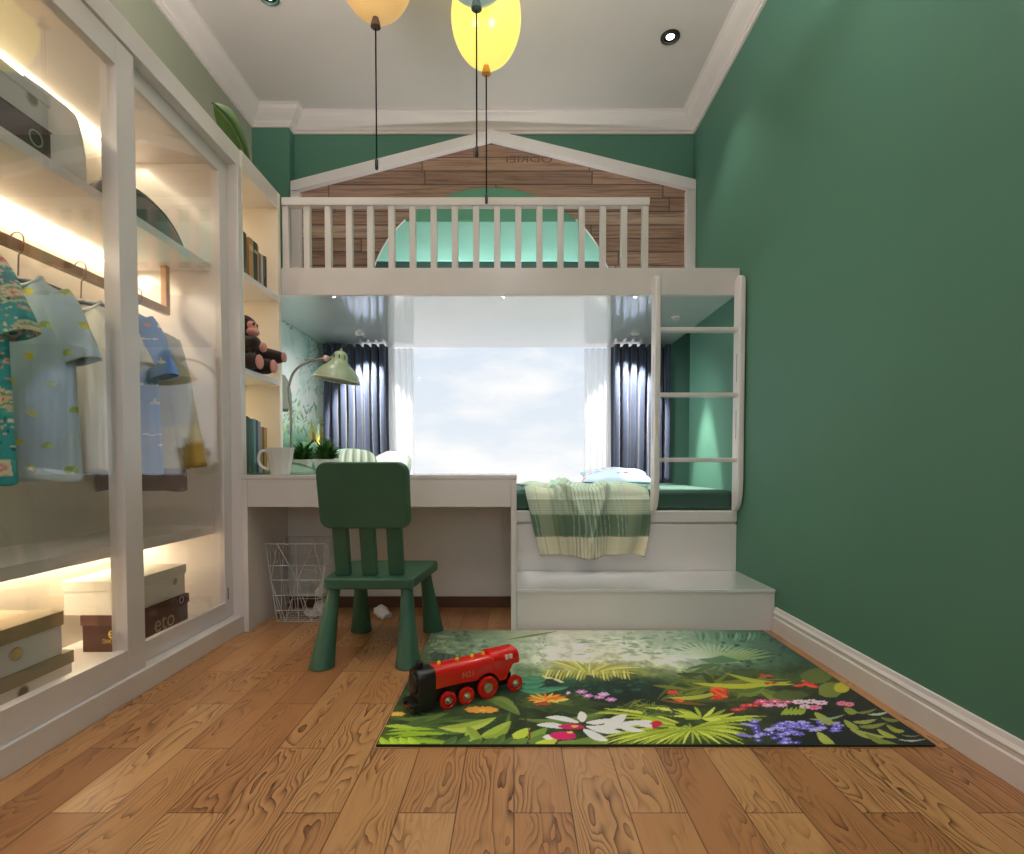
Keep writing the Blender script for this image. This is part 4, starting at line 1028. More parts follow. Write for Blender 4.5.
    for i in range(9):
        y = 60 + i * 24; S('B', 205 + 22 * math.sin(i), y, 225 + 22 * math.sin(i + 1), y + 24, 7, (150, 166, 136)); blob('B', 215 + 30 * math.cos(i * 2), y + 8, 12, 6, (158, 172, 142), .8)
    blob('A', 440, 225, 90, 38, (44, 58, 52), .9); blob('A', 380, 215, 40, 30, (60, 78, 70), .8)
    for x in (390, 430, 470, 520, 560): S('A', x, 255, x + 30, 190, 22, (70, 96, 84), .1, .8)
    for i in range(60): blob('C', rg.uniform(560, 1010), rg.uniform(60, 290), rg.uniform(8, 26), rg.uniform(4, 10), [(30, 70, 60), (20, 48, 42), (58, 100, 78)][i % 3], .7)
    for i in range(14): S('C', 400 + i * 30, 110, 380 + i * 34 + rg.uniform(-12, 12), 45, 22, [(98, 146, 116), (76, 124, 98), (122, 160, 134)][i % 3], .1)
    # pale fan palm
    tips = [(110, 215), (140, 190), (180, 165), (215, 145), (255, 130), (300, 120), (350, 116), (405, 114), (455, 114), (505, 116), (550, 120), (595, 124), (635, 134), (680, 146), (725, 150), (770, 156), (815, 160), (860, 168), (905, 182), (930, 206)]
    for i, (x, y) in enumerate(tips):
        t = i / (len(tips) - 1); col = tuple(a * (1 - t) + b_ * t for a, b_ in zip((208, 216, 200), (136, 164, 104)))
        S('C', 500, 240, x, y, 15, col, .02, .95, None, .1)
    blob('C', 540, 240, 120, 26, (74, 116, 84), .8)
    for x, y in ((380, 330), (320, 345), (300, 310), (480, 350)): S('C', 560, 270, x, y, 20, (84, 112, 62), .05)
    # yellow palm in the mist
    tips = [(215, 262), (250, 246), (300, 240), (350, 238), (400, 240), (450, 244), (500, 246), (550, 248), (600, 248), (650, 252), (700, 258), (760, 266), (830, 276), (900, 292), (940, 318), (880, 334)]
    for i, (x, y) in enumerate(tips):
        S('B', 545, 345, x, y, 15, [(186, 184, 96), (206, 204, 124), (160, 162, 70)][i % 3], .06 if x < 545 else -.06)
    for x in range(240, 800, 24): S('B', x + 10, 300, x + 26 * (1 if x > 545 else -1), 372 + 14 * math.sin(x), 15, [(196, 190, 84), (170, 168, 64), (214, 210, 130)][(x // 24) % 3], .05)
    for x, y in ((250, 350), (290, 360), (330, 370), (350, 380)): S('B', x - 30, y - 5, x + 24, y + 18, 16, (212, 206, 160))
    # dark band of bushes with teal leaves
    for i in range(46): blob('B', rg.uniform(230, 950), rg.uniform(370, 470), rg.uniform(16, 42), rg.uniform(6, 13), [(34, 82, 62), (22, 58, 46), (48, 98, 70), (18, 44, 36)][i % 4], .8)
    for x, y, X, Y, w in ((60, 380, 250, 372, 40), (70, 420, 240, 400, 44), (50, 440, 330, 440, 40), (120, 355, 230, 360, 24), (200, 430, 400, 425, 30)): S('B', x, y, X, Y, w, (64, 134, 102), .04, 1, (84, 152, 118))
    # violet-pink and orange flowers
    for x, y in ((490, 455), (530, 482), (610, 492), (640, 472), (690, 508), (400, 465)): flower('B', x, y, 44 if x > 450 else 18, 15, [(222, 172, 224), (206, 128, 200)][(x // 10) % 2], (240, 220, 240), 6, x)
    for i in range(30): S('B', rg.uniform(-60, 540), rg.uniform(470, 560), rg.uniform(60, 760), rg.uniform(500, 610), rg.uniform(24, 44), [(66, 88, 36), (84, 104, 44), (52, 74, 32)][i % 3], rg.uniform(-.06, .06), .9)
    for i in range(34): S('B', 900 + rg.uniform(-200, 140), rg.uniform(500, 570), 760 + rg.uniform(0, 260), rg.uniform(520, 640), 8, [(110, 126, 44), (74, 92, 36), (140, 150, 60)][i % 3], .08)
    S('B', 60, 640, 780, 550, 46, (112, 136, 62), .08, 1, (94, 118, 50))
    for t in range(14): S('B', 250, 505, 250 + 140 * math.cos(t * .46), 500 + 40 * math.sin(t * .46), 18, [(238, 156, 46), (226, 112, 36), (240, 190, 80)][t % 3], 0, 1, None, .2)
    for t in range(8): S('B', 190, 540, 160 + t * 18, 535 + 15 * math.sin(t), 10, (190, 60, 40))
    S('B', 300, 520, 410, 505, 16, (238, 200, 110)); S('B', 130, 470, 230, 500, 10, (120, 150, 60))
    # the row of leaves along the left and front
    for i in range(40): S('A', rg.uniform(0, 900), rg.uniform(590, 740), rg.uniform(100, 940), rg.uniform(600, 790), rg.uniform(16, 46), [(70, 100, 36), (46, 74, 30), (92, 122, 44), (36, 58, 30)][i % 4], rg.uniform(-.08, .08), .9)
    S('A', 740, 500, 960, 615, 76, (122, 146, 66), -.1, 1, (104, 128, 54), .05); S('A', 640, 520, 760, 480, 40, (60, 86, 40))
    S('A', 915, 460, 920, 560, 10, (50, 44, 30)); S('A', 1000, 640, 1010, 700, 12, (60, 50, 30)); S('B', 105, 600, 110, 690, 12, (52, 46, 28))
    S('A', 130, 640, 470, 600, 40, (98, 124, 52), .06); S('A', 160, 690, 330, 640, 36, (72, 104, 46))
    S('A', 400, 700, 800, 628, 66, (156, 178, 62), .08, 1, (176, 196, 84)); S('A', 590, 690, 700, 785, 92, (138, 164, 54), .16, 1, (154, 180, 66)); S('A', 685, 760, 900, 655, 86, (160, 184, 70), .12, 1, (140, 166, 56))
    for k, X in ((0, 690), (1, 870)): flower('A', X - k * 170 + 0, 575 + k * 5, 120, 22, (236, 158, 62), (244, 200, 80), 11, .3)
    flower('A', 120, 606, 60, 18, (240, 180, 70), (250, 206, 90), 8)
    for x0, y0, x1, y1 in ((30, 745, 430, 750), (90, 765, 470, 740), (60, 720, 380, 712), (40, 780, 490, 800), (20, 690, 260, 705), (150, 795, 480, 812)): S('A', x0, y0, x1, y1, 26, [(150, 186, 44), (126, 166, 44), (172, 200, 70)][x0 % 3], -.03)
    for x in (30, 100, 165, 225): S('A', x - 30, 770, x + 60, 816, 48, (172, 206, 42), .12, 1, (186, 214, 64), .1)
    for x in (470, 560, 640, 730, 800, 870, 940): S('A', x - 40, 815, x + 60, 740 + (x % 50), 58, [(74, 106, 46), (98, 128, 52)][x % 2], .12, 1, (88, 120, 52))
    # yellow-green hosta leaves near the lily
    for x0, y0, x1, y1, c in ((20, 760, 140, 700, (184, 204, 68)), (120, 760, 260, 700, (128, 160, 60)), (130, 800, 250, 740, (100, 132, 54)), (0, 815, 130, 770, (106, 136, 56)), (180, 815, 330, 770, (196, 206, 70)), (330, 810, 480, 790, (122, 140, 60)), (440, 800, 610, 760, (110, 140, 56)), (560, 820, 680, 770, (128, 150, 58))): S('B', x0, y0, x1, y1, 62, c, .1, 1, None, .12)
    S('B', 128, 690, 138, 800, 12, (120, 50, 30))
    # bright palms at the front
    G = [(186, 200, 66), (164, 184, 54), (204, 212, 92), (140, 162, 46)]
    tips = [(-330, 790), (-260, 815), (-180, 820), (-90, 820), (0, 822), (90, 822), (190, 822), (290, 822), (420, 820), (560, 822), (720, 818), (760, 770), (740, 716), (850, 650), (860, 622), (-200, 700), (-330, 730), (-120, 660), (-330, 600), (-250, 570)]
    tips = [q for k_, p_ in enumerate(tips) for q in (p_, ((p_[0] + tips[k_ - 1][0]) / 2, (p_[1] + tips[k_ - 1][1]) / 2 + 6))]
    for i, (x, y) in enumerate(tips): S('C', 350, 705, x, y, 20 if i % 2 == 0 else 15, G[i % 4], .05 if x < 350 else -.05, 1, None, .1)
    for i, (x, y) in enumerate([(0, 600), (30, 560), (250, 570), (290, 590), (370, 556), (515, 556), (590, 572), (650, 598), (700, 640), (560, 640), (300, 640), (180, 620)]): S('C', 420, 640, x, y, 24, G[(i + 1) % 4], .04)
    blob('C', 270, 680, 40, 12, (50, 70, 26)); blob('C', 140, 700, 60, 8, (60, 80, 28), .8)
    for i in range(12): S('C', rg.uniform(0, 250), rg.uniform(560, 600), rg.uniform(0, 330), rg.uniform(560, 630), 16, [(96, 116, 44), (60, 82, 34)][i % 2], .08)
    # white lily with magenta lips
    Wt = (246, 246, 250); W2 = (226, 228, 236)
    for x0, y0, x1, y1, w in ((470, 665, 240, 628, 34), (500, 660, 480, 588, 64), (390, 700, 178, 682, 38), (520, 690, 770, 728, 40), (520, 665, 700, 640, 34), (640, 690, 800, 610, 70), (500, 712, 672, 788, 52), (700, 672, 925, 724, 34), (760, 668, 960, 650, 34), (840, 660, 1010, 690, 30), (300, 770, 222, 764, 34), (560, 690, 900, 668, 30)):
        S('B', x0, y0, x1, y1, w, Wt, .04, 1, W2, .05)
    blob('B', 420, 692, 82, 20, (206, 24, 100), 1, 12, .15); blob('B', 365, 752, 96, 27, (214, 22, 108), 1, 12, .15)
    blob('B', 440, 690, 24, 8, (236, 190, 70)); blob('B', 410, 730, 26, 9, (230, 200, 90)); blob('B', 985, 690, 22, 20, (190, 30, 80)); blob('C', 112, 672, 40, 22, (204, 26, 70), 1, 10, .15); blob('C', 30, 660, 50, 16, Wt)
    # long yellow leaves, red and pink flowers at the right
    for i in range(36): S('C', rg.uniform(80, 900), rg.uniform(300, 520), rg.uniform(200, 1020), rg.uniform(300, 520), rg.uniform(20, 50), [(96, 112, 38), (72, 88, 32), (120, 128, 46), (56, 70, 30)][i % 4], rg.uniform(-.08, .08), .9)
    S('C', 345, 395, 1040, 385, 34, (182, 186, 52), .04); S('C', 575, 325, 1060, 405, 30, (170, 178, 56), .05); S('C', 180, 495, 600, 440, 28, (172, 180, 62), .06); S('C', 800, 430, 1060, 500, 70, (104, 122, 46), .1, 1, (124, 140, 58)); S('C', 660, 460, 860, 420, 56, (92, 112, 44), .1, 1, (116, 134, 56)); S('C', 140, 515, 460, 545, 20, (130, 84, 36))
    S('C', 80, 410, 330, 440, 24, (120, 128, 50))
    for i in range(26): S('C', 540 + rg.uniform(-60, 50), 468 + rg.uniform(-38, 34), 540 + rg.uniform(-76, 66), 468 + rg.uniform(-46, 42), 16, [(222, 60, 30), (232, 96, 40), (206, 36, 24)][i % 3], 0, 1, None, .2)
    for i in range(10): S('C', 230, 458, 230 + rg.uniform(-66, 54), 458 + rg.uniform(-20, 18), 16, (216, 62, 34), 0, 1, None, .2); S('C', 260, 512, 260 + rg.uniform(-44, 44), 512 + rg.uniform(-14, 14), 14, (226, 92, 40), 0, 1, None, .2); S('C', 860, 345, 860 + rg.uniform(-56, 56), 345 + rg.uniform(-14, 14), 12, (206, 62, 36)); S('C', 890, 396, 890 + rg.uniform(-50, 50), 396 + rg.uniform(-8, 8), 10, (186, 52, 34))
    for i in range(12): S('D', 180 + rg.uniform(-40, 30), 285 + rg.uniform(-20, 20), 170 + rg.uniform(-100, 110), 285 + rg.uniform(-42, 40), 13, [(216, 46, 30), (232, 84, 48)][i % 2])
    for i in range(9): flower('C', 650 + i * 22 + rg.uniform(-8, 8), 572 - i * 6 + rg.uniform(-8, 14), 34, 12, [(206, 36, 50), (222, 70, 96)][i % 2], (236, 150, 160), 6, i)
    for i in range(5): flower('C', 830 + i * 44, 520 + (i % 2) * 26, 50, 16, [(226, 92, 140), (232, 150, 186)][i % 2], (250, 226, 236), 7, i)
    blob('D', 240, 235, 110, 50, (92, 110, 46), .95, 12, .12); blob('D', 330, 330, 84, 54, (118, 130, 50), 1, 12, .08); blob('D', 405, 315, 56, 36, (182, 178, 50), 1, 12, .08); blob('D', 450, 375, 60, 30, (30, 44, 22), 1, 10, .1); blob('D', 60, 365, 110, 40, (84, 98, 42), .9)
    for x, y, r in ((120, 408, 46), (200, 406, 56), (270, 414, 46), (225, 445, 56), (160, 438, 40), (405, 418, 40), (455, 424, 36)): flower('D', x, y, r, 17, [(236, 196, 214), (226, 120, 160)][x % 2], (214, 60, 90), 8, x)
    for x in range(0, 140, 30): S('D', x, 495, x + 50, 440, 26, (150, 168, 54), .1)
    # violet flowers
    for i in range(18): S('C', rg.uniform(650, 900), rg.uniform(640, 800), rg.uniform(700, 1000), rg.uniform(640, 815), 12, (54, 66, 34), .05)
    P = [(98, 92, 206), (128, 120, 224), (76, 66, 180), (168, 162, 236)]
    for i in range(34): flower('C', rg.uniform(745, 1080), rg.uniform(655, 812) , rg.uniform(26, 50), rg.uniform(10, 17), P[i % 4], (210, 206, 246), 6, i)
    for i in range(26): flower('D', rg.uniform(10, 400), 545 + rg.uniform(-10, 80) * (1 - rg.random() * .5), rg.uniform(26, 54), rg.uniform(9, 16), P[i % 4], (196, 192, 240), 6, i)
    S('C', 640, 745, 780, 760, 18, P[1]); S('C', 680, 670, 800, 690, 16, P[3])
    # leaves in the dark right corner
    for x0, y0, x1, y1, w, c in ((225, 480, 360, 550, 50, (160, 170, 66)), (240, 610, 360, 690, 56, (164, 176, 76)), (420, 530, 520, 585, 40, (150, 158, 62)), (480, 540, 640, 520, 26, (150, 160, 78)), (520, 570, 700, 545, 28, (128, 140, 56)), (460, 585, 700, 640, 40, (156, 164, 84)), (560, 620, 780, 690, 40, (120, 136, 52)), (640, 590, 770, 645, 34, (158, 166, 62)), (700, 560, 810, 610, 30, (140, 150, 56)), (580, 490, 720, 470, 16, (176, 190, 160)), (500, 480, 640, 450, 18, (120, 130, 70)), (190, 520, 430, 490, 16, (150, 166, 130)), (420, 450, 510, 480, 44, (136, 148, 52)), (660, 510, 800, 530, 24, (120, 128, 46)), (780, 655, 960, 650, 10, (170, 176, 160)), (800, 625, 920, 628, 12, (110, 124, 80)), (740, 590, 820, 600, 26, (148, 158, 50))):
        S('D', x0, y0, x1, y1, w, c, .07, 1, None, .06)
    cv.a = np.clip(cv.a, 0, 255)
    lin = cv.lin(); lin = np.clip(lin * (1 + .45 * lin.mean(2, keepdims=True)), 0, .92).reshape(-1, 3); L = np.concatenate([lin, np.ones((len(lin), 1))], 1)
    mb = MB().grid(lambda u, v: (RX0 + (RX1 - RX0) * u, RY0 + (RY1 - RY0) * v, RZ), W, H); n0 = len(mb.v)
    mb.box(RX0 - .002, RX1 + .002, RY0 - .002, RY1 + .002, .0005, RZ - .0006)
    L = np.concatenate([L, np.tile([.02, .035, .02, 1], (len(mb.v) - n0, 1))])
    o = mb.build('rug', print_mat('rug_print', .85, .12, 500., .2, .15), cols=L, nofix=True)
    tag(o, 'rectangular jungle-print rug with tropical leaves and flowers on the oak floor', 'rug')
rug()

# ================================================================== TOY TRAIN
tr = thing('toy_train', 'red and black wooden toy steam locomotive standing on the rug', 'toy train', (-.117, 1.668, RZ), math.radians(-147.3))
def T(mb, name, m, p=tr, **k): return mb.build(name, m, p, local=True, **k)
hw_ = .036
def hullsec(x, zt, zb, w, r): 
    """rounded-top section at x"""
    pts = [(x, -w, zb), (x, -w, zt - r)] + [(x, -w + r - r * math.cos(a), zt - r + r * math.sin(a)) for a in np.linspace(.2, PI / 2, 6)] + [(x, w - r + r * math.sin(a), zt - r + r * math.cos(a)) for a in np.linspace(0, PI / 2 - .2, 6)] + [(x, w, zt - r), (x, w, zb)]
    return pts
# chassis
T(MB().box(-.112, .150, -.026, .026, .022, .060), 'chassis', M_black, bevel=.003)
# red body with its lower edge cut over the wheels
n = 40; rs = []
for k in range(n + 1):
    x = .152 - k * (.152 + .062) / n
    zb = .066 if x > .055 else .066 - .010 * (.055 - x) / .117
    zb = max(zb, .034 + math.sqrt(max(0, .043 ** 2 - (x + .018) ** 2)) if abs(x + .018) < .043 else zb) 
    rs.append(hullsec(x, .124, zb, .0375, .024))
T(MB().rings(rs), 'boiler', M_red, smooth=35)
cab = [(-.0625, .048), (-.060, .134), (-.055, .137), (-.128, .137), (-.134, .131), (-.134, .098), (-.128, .090), (-.108, .088), (-.082, .048)]
cabp = [(-.052, .050), (-.052, .136), (-.060, .140), (-.126, .140), (-.134, .134), (-.134, .102), (-.129, .095), (-.108, .092), (-.084, .050)]
rs = []
for k in range(25):
    x = -.036 - k * (.136 - .036) / 24
    zb = .046 if x > -.082 else (.046 + (-.082 - x) / .028 * .044 if x > -.110 else .090)
    if abs(x + .018) < .043: zb = max(zb, .034 + math.sqrt(.043 ** 2 - (x + .018) ** 2))
    e = .004 if k in (0, 24) else 0
    rs.append(hullsec(x, .132 - e, zb + e * .5, .0405 - e, .026))
cb = T(MB().rings(rs), 'cab', M_red, smooth=35)
for k in (0, 1):
    T(MB().box(-.092 - k * .015, -.082 - k * .015, -.0414, .0414, .108, .121), 'cab_window', mat('window_white', C(232, 228, 216), .4), cb)
# black smokebox front
rs = [hullsec(x, zt, zb, w, r) for x, zt, zb, w, r in ((.1525, .1245, .016, .0385, .024), (.198, .1245, .012, .0385, .024), (.205, .121, .016, .035, .022))]
fr = T(MB().rings(rs), 'smokebox', M_black, smooth=35)
T(MB().lathe([(.030, 0), (.030, .004), (.024, .008), (.010, .010)], (.205, 0, .082), 28, (1, 0, 0)), 'front_plate', M_black, fr, smooth=40)
T(MB().lathe([(.009, .0), (.010, .006), (.012, .016), (.012, .022), (.008, .023)], (.188, 0, .120), 24), 'chimney', M_black, smooth=40)
T(MB().box(.200, .222, -.038, .038, .010, .034), 'buffer_beam', M_black, bevel=.003)
for s in (-1, 1): T(MB().cyl((.221, s * .022, .026), (.230, s * .022, .026), .008), 'buffer', M_black, smooth=40)
T(MB().cyl((.221, 0, .018), (.230, 0, .018), .005), 'magnet', mat('magnet_red', C(150, 30, 26), .4), smooth=40)
for x, z_ in ((.126, .124), (.066, .124), (.014, .124), (-.024, .124)):
    T(MB().lathe([(.0055, -.002), (.0055, .005), (.004, .0075), (.001, .008)], (x, 0, z_), 16), 'button', M_yel, smooth=40)
M_hub = mat('hub_metal', C(188, 186, 160), .3, metal=.8)
for x, r in ((.116, .0255), (.0556, .0255), (-.018, .034), (-.116, .0262)):
    for s in (-1, 1):
        w = T(MB().lathe([(.004, -.005), (r, -.005), (r + .0005, -.001), (r, .004), (r * .80, .0052), (r * .74, .0035), (.004, .0035)], (x, s * .0405, r + .0003), 32, (0, s, 0)), 'wheel', M_red, smooth=40)
        T(MB().lathe([(r * .42, 0), (r * .42, .003), (r * .34, .0045), (r * .2, .0035), (.003, .006), (.0008, .0062)], (x, s * .044, r + .0003), 20, (0, s, 0)), 'hub', M_hub, w, smooth=40)
T(text_mb('N21', .024, lambda u, v: (.068 - u, .0379, .080 + v), squeeze=1.0), 'number', mat('train_gold', C(190, 120, 60), .4))

# ================================================================== BEDDING
def blanket():
    nu, nv = 170, 150
    path = [(3.09, .600), (3.00, .602), (2.90, .603), (2.83, .603), (2.795, .596), (2.775, .578), (2.757, .545), (2.750, .49), (2.748, .43), (2.746, .36), (2.744, .30), (2.744, .262)]
    cum = [0]
    for a, b_ in zip(path, path[1:]): cum.append(cum[-1] + math.hypot(a[0] - b_[0], a[1] - b_[1]))
    def at(t):
        s = t * cum[-1]; i = max(0, min(len(path) - 2, int(np.searchsorted(cum, s) - 1))); f = (s - cum[i]) / (cum[i + 1] - cum[i])
        return path[i][0] * (1 - f) + path[i + 1][0] * f, path[i][1] * (1 - f) + path[i + 1][1] * f
    tot = cum[-1]; hang = .36 / tot
    V, K = [], []
    cream, green, pale, tan = np.array([196, 198, 178]), np.array([98, 124, 100]), np.array([176, 190, 170]), np.array([206, 198, 168])
    for j in range(nv):
        v = j / (nv - 1); y, z = at(v)
        dn = max(0, (v - (1 - hang)) / hang)      # 0 at the mattress edge, 1 at the hem
        for i in range(nu):
            u = i / (nu - 1)
            l = .050 + .080 * dn; r = .684 - .030 * dn ** 2 + .015 * math.sin(dn * 3)
            l2 = l if dn > 0 else .050 + .05 * (1 - v) * math.sin(9 * v); x = l2 + (r - l2) * u
            fold = math.sin(u * 19 + 1.2 * math.sin(dn * 2.2 + u * 5)) * .50 + math.sin(u * 43 + dn * 3) * .16
            diag = math.exp(-(((u - .42 - (dn - .5) * .20) / .035) ** 2)) * 1.1 + math.exp(-(((u - .55 + (dn - .5) * .22) / .03) ** 2)) * .9 + math.exp(-(((u - .26) / .02) ** 2)) * .8
            yy = y - (.010 + .026 * dn) * (fold + .6) * (.35 + .65 * dn if dn > 0 else .3) - .030 * diag * (dn > 0) * (1 - .35 * dn)
            zz = z + (.011 * (1 - dn) * (fold + 1.0 + .6 * math.sin(v * 21 + u * 6)) if dn <= .15 else 0) + .018 * diag * (dn <= .1)
            if dn > .85: zz += .010 * math.sin(u * 9 + .6) * (dn - .85) / .15
            edge = min(u, 1 - u); 
            if edge < .05 and dn > 0: yy += (.05 - edge) * .28
            zz += .004 if dn <= 0 else 0
            V.append((x, yy, zz))
            # plaid woven of bands
            w = dn; c = green * .94
            if w < .42:
                c = pale * 1.0 if w > .02 else np.array([150, 178, 158])
                if int(w * 56) % 2 == 0 and .20 < w < .42: c = c * .6 + green * .4
                if int(w * 70) % 3 == 0 and w <= .20: c = c * .9 + green * .1
            elif w < .735: c = green * (.92 if .44 < w < .70 else 1.0)
            elif w < .99: c = tan if int(w * 40) % 4 else cream
            ub = u * 1.0
            for c0, wd_, cc, aa in ((.12, .055, tan, .35), (.20, .012, np.array([146, 132, 76]), .35), (.08, .008, np.array([146, 132, 76]), .35), (.86, .06, tan, .25)):
                if abs(ub - c0) < wd_: c = c * (1 - aa) + cc * aa
            if (.32 < ub < .66 or .70 < ub < .80 or .02 < ub < .06) and int(ub * 110 + dn * 6 * math.sin(u * 7)) % 4 == 0: c = c * .55 + cream * .45
            if .32 < ub < .66 and int(ub * 130) % 4 == 2 and (w > .735 or w < .42): c = c * .6 + green * .4 * .8
            K.append(tuple(s2l(min(255, q) / 255) for q in c) + (1.0,))
    mb = MB(); mb.v = V; mb.f = [(j * nu + i, j * nu + i + 1, (j + 1) * nu + i + 1, (j + 1) * nu + i) for j in range(nv - 1) for i in range(nu - 1)]
    o = mb.build('throw_blanket', MATS['cloth_print'], cols=K, smooth=180, solid=.004)
    tag(o, 'green and cream plaid throw hanging over the front edge of the lower bed', 'blanket')
blanket()

def pillow(name, label, cx, cy, cz, w, d, h, colfn, rz=0.0, rx=0.0, group=None, cat='pillow', ax='Z'):
    t = thing(name, label, cat, (cx, cy, cz), 0, group)
    n = 60; V, K = [], []
    R = Matrix.Rotation(rz, 3, 'Z') @ Matrix.Rotation(rx, 3, 'X')
    for sg in (1, -1):
        for j in range(n):
            for i in range(n):
                a, b_ = 2 * i / (n - 1) - 1, 2 * j / (n - 1) - 1
                th = h * (max(0, 1 - a * a) * max(0, 1 - b_ * b_)) ** .38
                rd = math.sqrt(max(.0, 1 - .28 * b_ * b_)) if cat == 'cushion' else 1 - .10 * (1 - b_ * b_)
                px_ = a * w / 2 * rd; py_ = b_ * d / 2 * (math.sqrt(max(0, 1 - .28 * a * a)) if cat == 'cushion' else 1 - .10 * (1 - a * a))
                zz = (th if sg > 0 else -th * .75) + .004 * math.sin(a * 7 + b_ * 4) * th / h
                p = R @ Vector((px_, py_, zz)); V.append((cx + p.x, cy + p.y, cz + h * .75 + p.z)); K.append(colfn(a, b_))
    mb = MB(); mb.v = V
    for o in (0, n * n): mb.f += [(o + j * n + i, o + j * n + i + 1, o + (j + 1) * n + i + 1, o + (j + 1) * n + i) for j in range(n - 1) for i in range(n - 1)]
    if rx: 
        zm = min(v[2] for v in mb.v); mb.v = [(x, y, z - zm + cz) for x, y, z in mb.v]
    mb.build('cover', MATS['cloth_print'], t, cols=K, smooth=180); return t
cvp = Canvas(240, 160, (180, 204, 222)); rg = random.Random(4)
cvp.a += ((vnoise(240, 160, (50, 40), 9) - .5) * 24)[..., None]
for k in range(26):
    x, y = (k * 53) % 240, 8 + (k * 37) % 150
    col = [(214, 44, 48), (52, 92, 190), (206, 60, 60)][k % 3]
    if k % 3 == 0:
        cvp.ell(x, y, 10, 8, col); cvp.ell(x - 11, y + 5, 4, 3, col); cvp.ell(x + 11, y + 5, 4, 3, col)
    else:
        for q in range(5): cvp.poly([(x, y), (x + 16 * math.cos(q * 1.256 - .2), y + 13 * math.sin(q * 1.256 - .2)), (x + 6 * math.cos(q * 1.256 + .5), y + 6 * math.sin(q * 1.256 + .5))], col)
Lp = cvp.lin()
pillow('pillow', 'light blue pillow with red and blue sea creatures on the lower bed', .618, 3.33, .592, .42, .36, .056, lambda a, b_: cvp.sample(Lp, (a + 1) / 2, (b_ + 1) / 2), -.10, .13)
def stripes(a, b_):
    k = int((a + 1) * 9) % 3; c = [(150, 164, 146), (186, 194, 180), (112, 130, 112)][k]; return C(*c)
GC = 'cushions at the desk end of the lower bed'
pillow('cushion', 'grey-green striped cushion propped at the left end of the lower bed', -.890, 3.05, .592, .25, .26, .085, stripes, .25, .75, GC, 'cushion')
pillow('cushion', 'off-white cushion right of the grey striped one on the lower bed', -.745, 3.30, .592, .24, .26, .085, lambda a, b_: C(216, 226, 216), -.1, .7, GC, 'cushion')
pillow('cushion', 'dark green cushion behind the potted plants on the lower bed', -1.19, 3.00, .592, .28, .28, .06, lambda a, b_: C(70, 112, 92), .1, 1.1, GC, 'cushion')
pillow('cushion', 'pale mint cushion between dark green and striped cushions', -1.02, 3.36, .592, .26, .26, .06, lambda a, b_: C(172, 206, 190), .1, 1.0, GC, 'cushion')

# ================================================================== CURTAINS
def curtain(name, label, x0, x1, y, z0, z1, nf, amp, m, seed, group, thick=.0):
    r = random.Random(seed); ph = [r.uniform(-.5, .5) for _ in range(nf + 2)]; nx = nf * 14 + 1
    def fn(u, v):
        k = u * nf; i = int(min(nf - 1, k)); f = k - i
        a = (1 + .35 * (ph[i] * (1 - f) + ph[i + 1] * f)) * amp
        yy = y + a * math.cos(2 * PI * k) * (.80 + .2 * v) + .006 * math.sin(3 * PI * v + i)
        xx = x0 + (x1 - x0) * u + .35 * amp * math.sin(4 * PI * k) * .5 + .006 * math.sin(2.5 * v + ph[i] * 4) * (1 - v)
        return (xx, yy, z0 + (z1 - z0) * v)
    o = MB().grid(fn, nx, 24).build(name, m, loc=((x0 + x1) / 2, y, z0), smooth=180, solid=thick)
    tag(o, label, 'curtain', group); return o
GCu = 'curtains in the window recess'
curtain('navy_curtain', 'navy blue curtain gathered at the left side of the window', -1.355, -.905, 3.905, .595, 1.570, 8, .052, M_navy, 1, GCu, .0016)
curtain('navy_curtain', 'navy blue curtain gathered at the right side of the window', .700, 1.120, 3.905, .595, 1.570, 7, .052, M_navy, 2, GCu, .0016)
curtain('sheer_curtain', 'white sheer curtain inside the left navy curtain', -1.34, -.735, 4.005, .595, 1.570, 14, .016, M_sheer, 3, GCu)
curtain('sheer_curtain', 'white sheer curtain inside the right navy curtain', .515, 1.12, 4.005, .595, 1.570, 14, .016, M_sheer, 4, GCu)

# ================================================================== BALLOON LAMPS AND DOWNLIGHTS
def balloon_mat(name, col, es):
    m = bpy.data.materials.new(name); n = NT(m)
    d = n.new('ShaderNodeBsdfPrincipled', {'Base Color': tuple(q * .45 for q in col[:3]) + (1,), 'Roughness': .25, 'Emission Color': col, 'Emission Strength': es})
    tc = n.new('ShaderNodeTexCoord').outputs['Object']; n.put(d.inputs['Roughness'], n.m('ADD', .2, n.m('MULTIPLY', n.noise(tc, 6.0), .1)))
    n.out(d.outputs[0]); return m
def balloon(label, x, y, zb, col, es, conec, cordbot, nm, rb=.153, hb=.40, lit=0):
    t = thing('balloon_lamp', label, 'ceiling lamp', (x, y, ZC), 0, 'balloon ceiling lamps')
    prof = []
    for k in range(29):
        a = -PI / 2 + PI * k / 28; r = rb * math.cos(a); zz = math.sin(a)
        if zz < 0: r *= 1 - .02 * zz * zz; zc = zb + hb * .52 + zz * hb * .52
        else: zc = zb + hb * .52 + zz * hb * .50
        prof.append((max(r, .004), zc))
    s = MB().lathe(prof, (x, y, 0), 48).build('balloon_shade', balloon_mat(nm, col, es), t, smooth=180)
    MB().lathe([(.060, ZC - .022), (.060, ZC - .001)], (x, y, 0), 32).build('ceiling_plate', M_white, t, smooth=40)
    mc = mat('cone_%s' % nm, conec, .5)
    MB().lathe([(.006, zb + .016), (.012, zb + .0), (.019, zb - .024), (.020, zb - .034), (.010, zb - .040)], (x, y, 0), 20).build('knot', mc, t, smooth=40)
    MB().cyl((x, y, cordbot + .03), (x, y, zb - .036), .003, n=8).build('cord', mat('cord_black', C(22, 20, 20), .9, spec=.1), t)
    MB().lathe([(.004, cordbot - .004), (.0068, cordbot), (.0068, cordbot + .034), (.003, cordbot + .040)], (x, y, 0), 14).build('pull', M_black, t, smooth=40)
